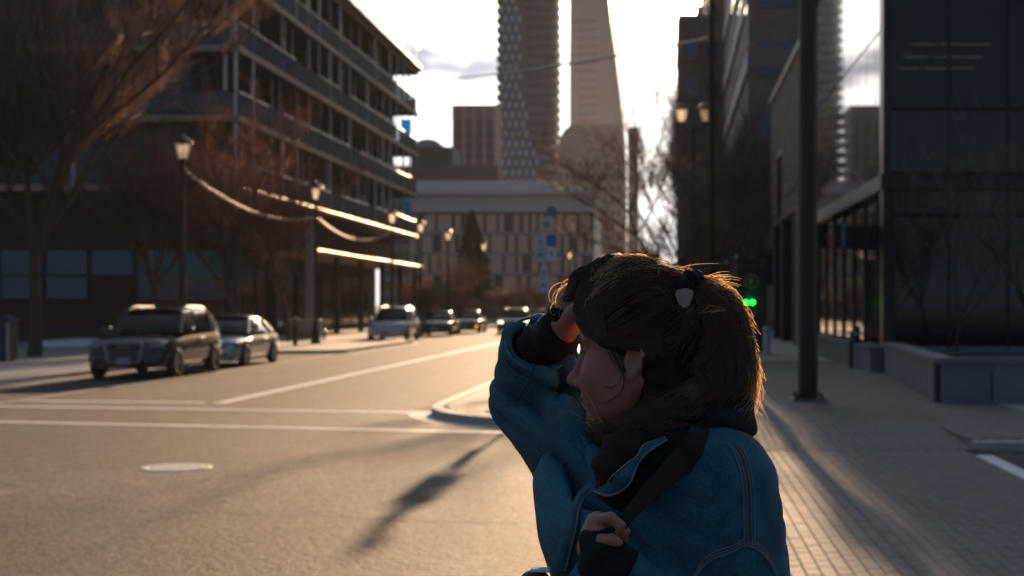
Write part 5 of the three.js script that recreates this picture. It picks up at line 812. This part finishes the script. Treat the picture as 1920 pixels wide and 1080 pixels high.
{ // trousers and shoes, below the frame
  const jeans = mottled([0.02, 0.022, 0.028], 0.4, 0.3, 93, { roughness: 0.9 });
  part('trousers', surfaceNets((x, y, z) => Math.min(smax(ellcol(x, z, 0.17, 0.13), Math.max(y - 1.0, 0.76 - y), 0.05), smin(cap(x, y, z, [0.06, 0.86, 0.065], [0.06, 0.1, 0.07], 0.095, 0.06), cap(x, y, z, [-0.06, 0.86, -0.065], [-0.08, 0.1, -0.09], 0.095, 0.06), 0.02)), [-0.24, 0.06, -0.24], [0.24, 1.02, 0.24], 0.016), jeans, woman);
  for (const [x, z] of [[0.04, 0.09], [-0.1, -0.07]]) { const g = rbox(0.26, 0.1, 0.1, 0.04, 0, 0, 0, 3); g.rotateY(Math.PI / 4); g.translate(x, 0.052 + WY, z); part('shoe', g, M.paleConcrete, woman); }
}
// --- hair
const tieP = [0.036, 1.7245, 0.018];
const tail = [[0.042, 1.722, 0.03, 0.012], [0.058, 1.70, 0.018, 0.022], [0.069, 1.662, 0.008, 0.028], [0.076, 1.618, 0.008, 0.031], [0.075, 1.578, 0.014, 0.028], [0.056, 1.552, 0.03, 0.024]];
const sweep = [[0.07, 1.575, 0.03, 0.042], [0.025, 1.544, 0.056, 0.034], [-0.03, 1.518, 0.06, 0.026], [-0.072, 1.506, 0.052, 0.018], [-0.1, 1.506, 0.038, 0.009], [-0.122, 1.514, 0.034, 0.003]];
const bang = [[0.095, 0.1, 0.03, 0.007], [0.086, 0.076, 0.046, 0.007], [0.066, 0.052, 0.062, 0.009], [0.036, 0.036, 0.071, 0.011], [0.0, 0.036, 0.074, 0.016]];
const lump = [[-0.163, 1.712, -0.034, 0.005], [-0.137, 1.742, -0.024, 0.012], [-0.095, 1.756, -0.012, 0.019], [-0.05, 1.755, 0.0, 0.022]];
function hairSDF(x, y, z) {
  const [f, u, l] = toHead(x, y, z);
  let d = ell(f, u, l, 0.002, 0.053, 0, 0.103, 0.0895, 0.081);
  d = smax(d, 0.63 * f - 0.776 * u - 0.006, 0.012);
  d = smax(d, -ell(f, u, Math.abs(l), 0.002, -0.012, 0.086, 0.016, 0.0235, 0.022), 0.008);
  d = smin(d, chain(f, u, l, bang, 0.02), 0.018); d = smin(d, chain(f, u, -l, bang, 0.02), 0.018);
  d = smin(d, cap(f, u, l, [-0.066, 0.0, 0], [-0.055, -0.07, 0], 0.032, 0.026), 0.03);
  d = smin(d, cap(f, u, Math.abs(l), [-0.034, 0.0, 0.053], [-0.034, -0.07, 0.036], 0.029, 0.034), 0.02);
  d = smin(d, chain(x, y, z, lump, 0.02), 0.02);
  const t = chain(x, y, z, tail, 0.03); d = smin(d, t, 0.012); const s = chain(x, y, z, sweep, 0.03); d = smin(d, s, 0.03);
  if (d > 0.03) return d;
  // combed grooves that follow the lie of the hair
  const a = Math.atan2(u - 0.1, l), g1 = Math.sin(a * 46 + 5 * vnoise(a * 6, f * 14)), g2 = Math.sin((x * 1.0 + z * 0.8) * 420 + 3 * vnoise(x * 20, y * 14, z * 20)), g3 = Math.sin((y + z * 0.5) * 360 + 3 * vnoise(x * 14, y * 30, z * 14));
  const wt = smoothstep(t, 0.02, 0.0), ws = smoothstep(s, 0.02, 0.0) * (1 - wt);
  return d + 0.0011 * lerp(lerp(g1, g2, wt), g3, ws) + 0.003 * (vnoise(x * 40, y * 26, z * 40) - 0.5);
}
const hairM = P({ color: C(0.02, 0.010, 0.006), roughness: 0.6, specularIntensity: 0.35 });
const strandM = P({ color: C(0.135, 0.06, 0.027), roughness: 0.9, transmission: 0.4, thickness: 0, specularIntensity: 0.8 });
const rimGoldM = P({ color: C(0.9, 0.6, 0.28), roughness: 0.95, transmission: 0.7, thickness: 0 });  // gold, lighter than the hair, paints the sun rim into these strands
const auburnM = P({ color: C(0.17, 0.072, 0.029), roughness: 0.9, transmission: 0.65, thickness: 0 });
const hair = part('hair', surfaceNets(hairSDF, [-0.2, 1.46, -0.12], [0.15, 1.8, 0.14], 0.0031), hairM, woman);
{
  const rnd = mulberry(101), G = () => (rnd() + rnd() + rnd() - 1.5) / 0.75;
  // strands as thin three-sided ribbons collected into one geometry
  const mk = () => ({ pos: [], nor: [], add(pts, r0, r1 = 0.3) { const n = pts.length; let px, py, pz; for (let i = 0; i < n - 1; i++) { const a = pts[i], b = pts[i + 1], d = b.clone().sub(a).normalize(), s = Math.abs(d.y) < 0.9 ? V(0, 1, 0).cross(d).normalize() : V(1, 0, 0).cross(d).normalize(), t = d.clone().cross(s), ra = r0 * lerp(1, r1, i / (n - 1)), rb = r0 * lerp(1, r1, (i + 1) / (n - 1)); for (let k = 0; k < 3; k++) { const p = k * 2.0944, q = p + 2.0944, o = (w) => s.clone().multiplyScalar(Math.cos(w)).addScaledVector(t, Math.sin(w)), np = o(p), nq = o(q), A0 = a.clone().addScaledVector(np, ra), A1 = a.clone().addScaledVector(nq, ra), B0 = b.clone().addScaledVector(np, rb), B1 = b.clone().addScaledVector(nq, rb); for (const [v, m] of [[A0, np], [A1, nq], [B1, nq], [A0, np], [B1, nq], [B0, np]]) { this.pos.push(v.x, v.y, v.z); this.nor.push(m.x, m.y, m.z); } } } }, geo() { const g = new THREE.BufferGeometry(); g.setAttribute('position', new THREE.Float32BufferAttribute(this.pos, 3)); g.setAttribute('normal', new THREE.Float32BufferAttribute(this.nor, 3)); return g; } });
  const body = mk(), gold = mk(), auburn = mk();
  gold.add = function (pts, r0) { const n = pts.length; for (let i = 0; i < n - 1; i++) { const a = pts[i], b = pts[i + 1], d = b.clone().sub(a), w = (p, t) => { const s = d.clone().cross(V(0.25, 0.15, 1)).normalize().multiplyScalar(r0 * lerp(1, 0.35, t)); return [p.clone().add(s), p.clone().sub(s)]; }, [a0, a1] = w(a, i / (n - 1)), [b0, b1] = w(b, (i + 1) / (n - 1)), m = d.clone().cross(a0.clone().sub(a1)).normalize(); for (const v of [a0, a1, b1, a0, b1, b0]) { this.pos.push(v.x, v.y, v.z); this.nor.push(m.x, m.y, m.z); } } };
  auburn.add = gold.add;
  const hug = (p, off) => { for (let k = 0; k < 3; k++) { const d = hairSDF(p.x, p.y, p.z), e = 0.0012; if (d > 0.03) return p; let gx = hairSDF(p.x + e, p.y, p.z) - d, gy = hairSDF(p.x, p.y + e, p.z) - d, gz = hairSDF(p.x, p.y, p.z + e) - d; const g = len3(gx, gy, gz) || 1; const s = (d - off) * 0.85; p.x -= gx / g * s; p.y -= gy / g * s; p.z -= gz / g * s; } return p; };
  const hugAll = (pts, off) => pts.map((p, k) => hug(p.clone(), off * (0.4 + Math.sin(k / (pts.length - 1) * 3.14))));
  // combed back over the skull to the tie
  const c = [0.002, 0.053, 0], r = [0.103, 0.0895, 0.081], th = toHead(...tieP), uT = V((th[0] - c[0]) / r[0], (th[1] - c[1]) / r[1], (th[2] - c[2]) / r[2]).normalize();
  for (let i = 0; i < 2600; i++) {
    const v = V(rnd() * 2 - 1, rnd() * 1.6 - 0.5, rnd() * 2 - 1).normalize(), f = c[0] + v.x * r[0], u = c[1] + v.y * r[1], l = v.z * r[2];
    if (0.63 * f - 0.776 * u > 0.008 || (Math.abs(l) > 0.05 && Math.hypot(f - 0.002, u + 0.012) < 0.022)) continue;
    const ang = v.angleTo(uT); if (ang < 0.15) continue; const lift = 0.0005 + rnd() * 0.004 + (rnd() < 0.08 ? rnd() * 0.006 : 0), pts = [], n = 9, ph = rnd() * 6, wob = G() * 0.05;
    for (let k = 0; k <= n; k++) { const t = k / n, sa = Math.sin((1 - t) * ang) / Math.sin(ang), sb = Math.sin(t * ang) / Math.sin(ang), w = v.clone().multiplyScalar(sa).addScaledVector(uT, sb); w.z += wob * Math.sin(t * 3.14); w.normalize(); const e = 1 + (lift * (0.4 + Math.sin(t * 3.14))) / 0.1 + 0.008 * Math.sin(t * 9 + ph) * 0.5; pts.push(V(...fromHead(c[0] + w.x * r[0] * e, c[1] + w.y * r[1] * e, c[2] + w.z * r[2] * e))); }
    body.add(hugAll(pts, lift), 0.0005);
  }
  const path = (P, t) => { const s = clamp(t, 0, 0.9999) * (P.length - 1), k = Math.floor(s), q = s - k; return P[k].map((v, i) => lerp(v, P[k + 1][i], q)); };
  const along = (P, n, sp, target, rad, t0 = 0, t1 = 1, back = 0) => { for (let i = 0; i < n; i++) { const a = rnd() * 6.283, q = sp * (0.75 + 0.35 * rnd()), u0 = t0 + rnd() * 0.25, u1 = Math.min(t1, u0 + 0.35 + rnd() * 0.6), pts = [], dr = G() * 0.25; for (let k = 0; k <= 10; k++) { const t = lerp(u0, u1, k / 10), p = path(P, t), w = p[3] * q * (1 + 0.1 * Math.sin(k + i)); pts.push(V(p[0] + Math.cos(a + dr * k / 10) * w, p[1] + 0.25 * Math.sin(a * 2) * w, p[2] + Math.sin(a + dr * k / 10) * w)); } target.add(hugAll(pts, 0.0006 + rnd() * (back || 0.0022)), rad); } };
  along(tail, 1300, 1.04, body, 0.00045); along(tail, 2800, 1.2, auburn, 0.0005, 0, 1, 0.017);
  for (let i = 0; i < 1100; i++) { const a = rnd() * 6.283, q = 0.9 + 0.22 * rnd(), u0 = rnd() * 0.3, u1 = Math.min(0.97, u0 + 0.5 + rnd() * 0.4), pts = [], dr = G() * 0.18; for (let k = 0; k <= 10; k++) { const p = path(sweep, lerp(u0, u1, k / 10)), w = p[3] * q; pts.push(V(p[0], p[1] + Math.cos(a + dr * k / 10) * w, p[2] + Math.sin(a + dr * k / 10) * w)); } body.add(hugAll(pts, 0.0003 + rnd() * rnd() * 0.0014), 0.00045); }
  // loose ends blown forward under the chin
  for (let i = 0; i < 46; i++) { const o = V(-0.1 + G() * 0.012, 1.518 + G() * 0.008, 0.05 + G() * 0.012), d = V(-0.018 - rnd() * 0.02, 0.012 + G() * 0.02, G() * 0.01), pts = []; for (let k = 0; k <= 6; k++) { const t = k / 6; pts.push(V(o.x + d.x * t, o.y + d.y * t + 0.012 * t * t * (rnd() < 0.5 ? 1 : 0.6), o.z + d.z * t)); } (i % 5 ? body : gold).add(pts, 0.0004); }
  // side-swept fringe: from the front parting down over the temple and back to the ear
  for (let i = 0; i < 900; i++) {
    const q = rnd(), w = G() * 0.006, w2 = G() * 0.013, f0 = 0.03 + q * 0.062, P0 = [[f0, 0.146 - 0.35 * (f0 - 0.03), 0.012 + rnd() * 0.02], [0.052 + q * 0.046, 0.106, 0.056 - q * 0.02], [0.042 + q * 0.05, 0.066 - q * 0.008, 0.074 - q * 0.02], [0.03 + q * 0.026, 0.036, 0.0805 - q * 0.006], [-0.004, 0.034 + w2, 0.083], [-0.05, 0.036 + w2 * 1.6, 0.08]];
    const pts = new THREE.CatmullRomCurve3(P0.map(([f, u, l]) => V(...fromHead(f + w * 0.4, u + w * 0.6, l + Math.abs(w) * 0.35 + 0.001)))).getPoints(12); body.add(hugAll(pts, 0.0006 + rnd() * 0.002), 0.0005);
  }
  // fine hair at the temple, in front of the ear
  for (let i = 0; i < 70; i++) { const o = G() * 0.008, e = rnd() * rnd() * 0.012, pts = new THREE.CatmullRomCurve3([[0.046, 0.046, 0.069], [0.034, 0.02, 0.0725], [0.022, -0.006, 0.0735], [0.019, -0.014 - e, 0.0725]].map(([f, u, l], k) => { let q = V(...fromHead(f + o, u + o * 0.4, l)); for (let n = 0; n < 3; n++) { const d = headSDF(q.x, q.y, q.z); q.addScaledVector(hL, -(d - 0.0012)); } return q; })).getPoints(9); body.add(pts, 0.0004); }
  // locks lying over the hand at the brow
  for (let i = 0; i < 420; i++) { const o = G(), pts = []; for (let k = 0; k <= 9; k++) { const p = path(lump, k / 9 * 0.98 + 0.01), a = i * 2.4 + k * 0.12, w = p[3] * (0.95 + 0.15 * rnd()); pts.push(V(p[0] + Math.sin(a) * w * 0.5 + 0.002 * o, p[1] + Math.cos(a) * w, p[2] + Math.sin(a) * w)); } body.add(hugAll(pts, 0.0006 + rnd() * 0.002), 0.0005); }
  // the lock that curls over the cheek, and two thin ones beside it
  for (const [w, n] of [[0.0008, 7], [0.004, 2]]) for (let i = 0; i < n; i++) { const q = () => G() * w; const pts = new THREE.CatmullRomCurve3([[0.03, 0.016, 0.0735], [0.014, -0.018, 0.0765], [0.019, -0.043, 0.069], [0.045, -0.06, 0.056], [0.072, -0.063, 0.042]].map(([f, u, l]) => V(...fromHead(f + q(), u + q(), l + 0.003 + Math.abs(q()))))).getPoints(16); body.add(pts, 0.0005); }
  { const pts = new THREE.CatmullRomCurve3([[0.014, 0.0, 0.079], [0.02, -0.026, 0.073], [0.036, -0.04, 0.066], [0.054, -0.037, 0.062]].map(([f, u, l]) => V(...fromHead(f, u, l)))).getPoints(14); for (let i = 0; i < 4; i++) body.add(pts.map((p) => p.clone().add(V(0, G() * 0.0012, 0.001))), 0.0004); }
  // flyaways with the sun rim painted gold, over the head and round the tail
  for (let i = 0; i < 200; i++) { const s = rnd(), f = lerp(0.085, -0.1, s), l = G() * 0.03, k0 = Math.sqrt(Math.max(0, 1 - ((f - c[0]) / r[0]) ** 2 - (l / r[2]) ** 2)), o = V(...fromHead(f, c[1] + k0 * r[1] + 0.001, l)), L = 0.012 + rnd() * rnd() * 0.055, d = hF.clone().multiplyScalar(-0.9 + G() * 0.9).addScaledVector(hU, 0.2 + rnd() * 0.35 * (rnd() < 0.3 ? 2 : 0.7)).addScaledVector(hL, G() * 0.4).normalize(), cu = V(G(), -0.6, G()).multiplyScalar(0.5), pts = []; for (let k = 0; k <= 7; k++) { const t = k / 7; pts.push(o.clone().addScaledVector(d, L * t).addScaledVector(cu, L * t * t)); } gold.add(pts, 0.0003); }
  for (let i = 0; i < 3600; i++) { const s = rnd(), f = lerp(0.09, -0.105, s), l = G() * 0.034, k0 = Math.sqrt(Math.max(0, 1 - ((f - c[0]) / r[0]) ** 2 - (l / r[2]) ** 2)), pts = [], n = 7, up = 0.001 + rnd() * rnd() * 0.011; for (let k = 0; k <= n; k++) { const ff = f - 0.035 * (k / n), kk = Math.sqrt(Math.max(0.02, 1 - ((ff - c[0]) / r[0]) ** 2 - (l / r[2]) ** 2)); pts.push(V(...fromHead(ff, c[1] + kk * r[1] + up * Math.sin(0.4 + 2.3 * k / n), l + G() * 0.0005))); } gold.add(pts.map((p) => hug(p, up * 0.55)), 0.00042); }
  for (let i = 0; i < 1300; i++) { const u0 = rnd() * 0.75, a = 0.35 + G() * 0.75, off = 0.011 + rnd() * rnd() * 0.012, pts = []; for (let k = 0; k <= 8; k++) { const p = path(tail, Math.min(0.99, u0 + 0.25 * k / 8)), w = p[3] * 1.05; pts.push(hug(V(p[0] + Math.cos(a) * w, p[1] + 0.3 * w * (1 - u0 * 1.6), p[2] - Math.sin(a) * w), off * (0.4 + k / 8))); } gold.add(pts, 0.00042); }
  for (let i = 0; i < 1500; i++) { const t = 0.05 + rnd() * 0.85, p = path(tail, t), a = 0.05 + (rnd() - 0.15) * 1.3, w = p[3] + 0.008 + rnd() * 0.008, o = V(p[0] + Math.cos(a) * w, p[1] + G() * 0.01, p[2] + Math.sin(a) * w * -1), out = V(Math.cos(a), 0, -Math.sin(a)), L = 0.012 + rnd() * rnd() * 0.04, d = out.multiplyScalar(0.1 + rnd() * rnd() * 0.9).add(V(0, -1 + rnd() * rnd() * 1.0, 0)).normalize(), cu = V(G() * 0.4, -0.5 + G() * 0.5, G() * 0.4), pts = []; for (let k = 0; k <= 6; k++) { const q = k / 6; pts.push(o.clone().addScaledVector(d, L * q).addScaledVector(cu, L * q * q * 0.6)); } gold.add(pts, 0.00042); }
  for (let i = 0; i < 56; i++) { const o = V(-0.158 + G() * 0.012, 1.722 + G() * 0.018, -0.035 + G() * 0.015), R = 0.006 + rnd() * 0.008, ph = rnd() * 6.28, pts = []; for (let k = 0; k <= 10; k++) { const a = ph + k * 0.5; pts.push(V(o.x + Math.cos(a) * R - k * 0.0012, o.y + Math.sin(a) * R - k * 0.0012, o.z + k * 0.001)); } (i % 3 ? body : gold).add(pts, 0.00034); }
  for (let i = 0; i < 46; i++) { const o = V(0.05 + G() * 0.008, 1.735 + G() * 0.004, 0.01 + G() * 0.012), L = 0.02 + rnd() * 0.04, d = V(0.75, 0.35 + G() * 0.35, G() * 0.3).normalize(), pts = []; for (let k = 0; k <= 7; k++) { const t = k / 7; pts.push(o.clone().addScaledVector(d, L * t).add(V(0, -0.35 * L * t * t, 0))); } gold.add(pts, 0.0003); }
  stuff(part('hair_strands', body.geo(), strandM, hair)); stuff(part('tail_strands', auburn.geo(), auburnM, hair)); stuff(part('rim_gold_hair', gold.geo(), rimGoldM, hair));
  // tie and clip
  const tg = new THREE.TorusGeometry(0.02, 0.0125, 12, 30), tp = tg.attributes.position; for (let i = 0; i < tp.count; i++) { const x = tp.getX(i), y = tp.getY(i), a = Math.atan2(y, x), k = 1 + 0.1 * Math.sin(a * 9) + 0.06 * Math.sin(a * 17); tp.setXYZ(i, x * k, y * k, tp.getZ(i) * (1 + 0.25 * Math.sin(a * 9 + 1))); } tg.computeVertexNormals(); tg.rotateY(1.15); tg.rotateZ(-0.35); const surf = (x, y) => { let z = 0.14; for (let i = 0; i < 160; i++) { const d = hairSDF(x, y, z); if (d < 0.0006) break; z -= Math.max(d * 0.7, 0.0006); } return z; };
  const tz = surf(0.031, 1.723); tg.translate(0.031, 1.725, tz - 0.004);
  const tie = part('hair_tie', tg, mottled([0.008, 0.007, 0.007], 0.4, 0.03, 95, { roughness: 0.95 }), woman);
  const cs = new THREE.Shape(); cs.moveTo(-0.0125, 0.006); cs.quadraticCurveTo(-0.012, 0.012, 0, 0.013); cs.quadraticCurveTo(0.012, 0.0135, 0.0125, 0.008); cs.quadraticCurveTo(0.011, -0.004, 0.005, -0.012); cs.quadraticCurveTo(0.001, -0.015, -0.003, -0.0125); cs.quadraticCurveTo(-0.011, -0.005, -0.0125, 0.006);
  const cg = new THREE.ExtrudeGeometry(cs, { depth: 0.002, bevelEnabled: true, bevelSize: 0.001, bevelThickness: 0.001, bevelSegments: 3, curveSegments: 10 }); cg.rotateY(-0.1); cg.translate(0.0225, 1.713, Math.max(surf(0.0225, 1.713), tz) + 0.019); part('hair_clip', cg, mottled([0.36, 0.27, 0.21], 0.25, 0.02, 97, { roughness: 0.5 }), tie);
}
renderer.render(scene, camera);
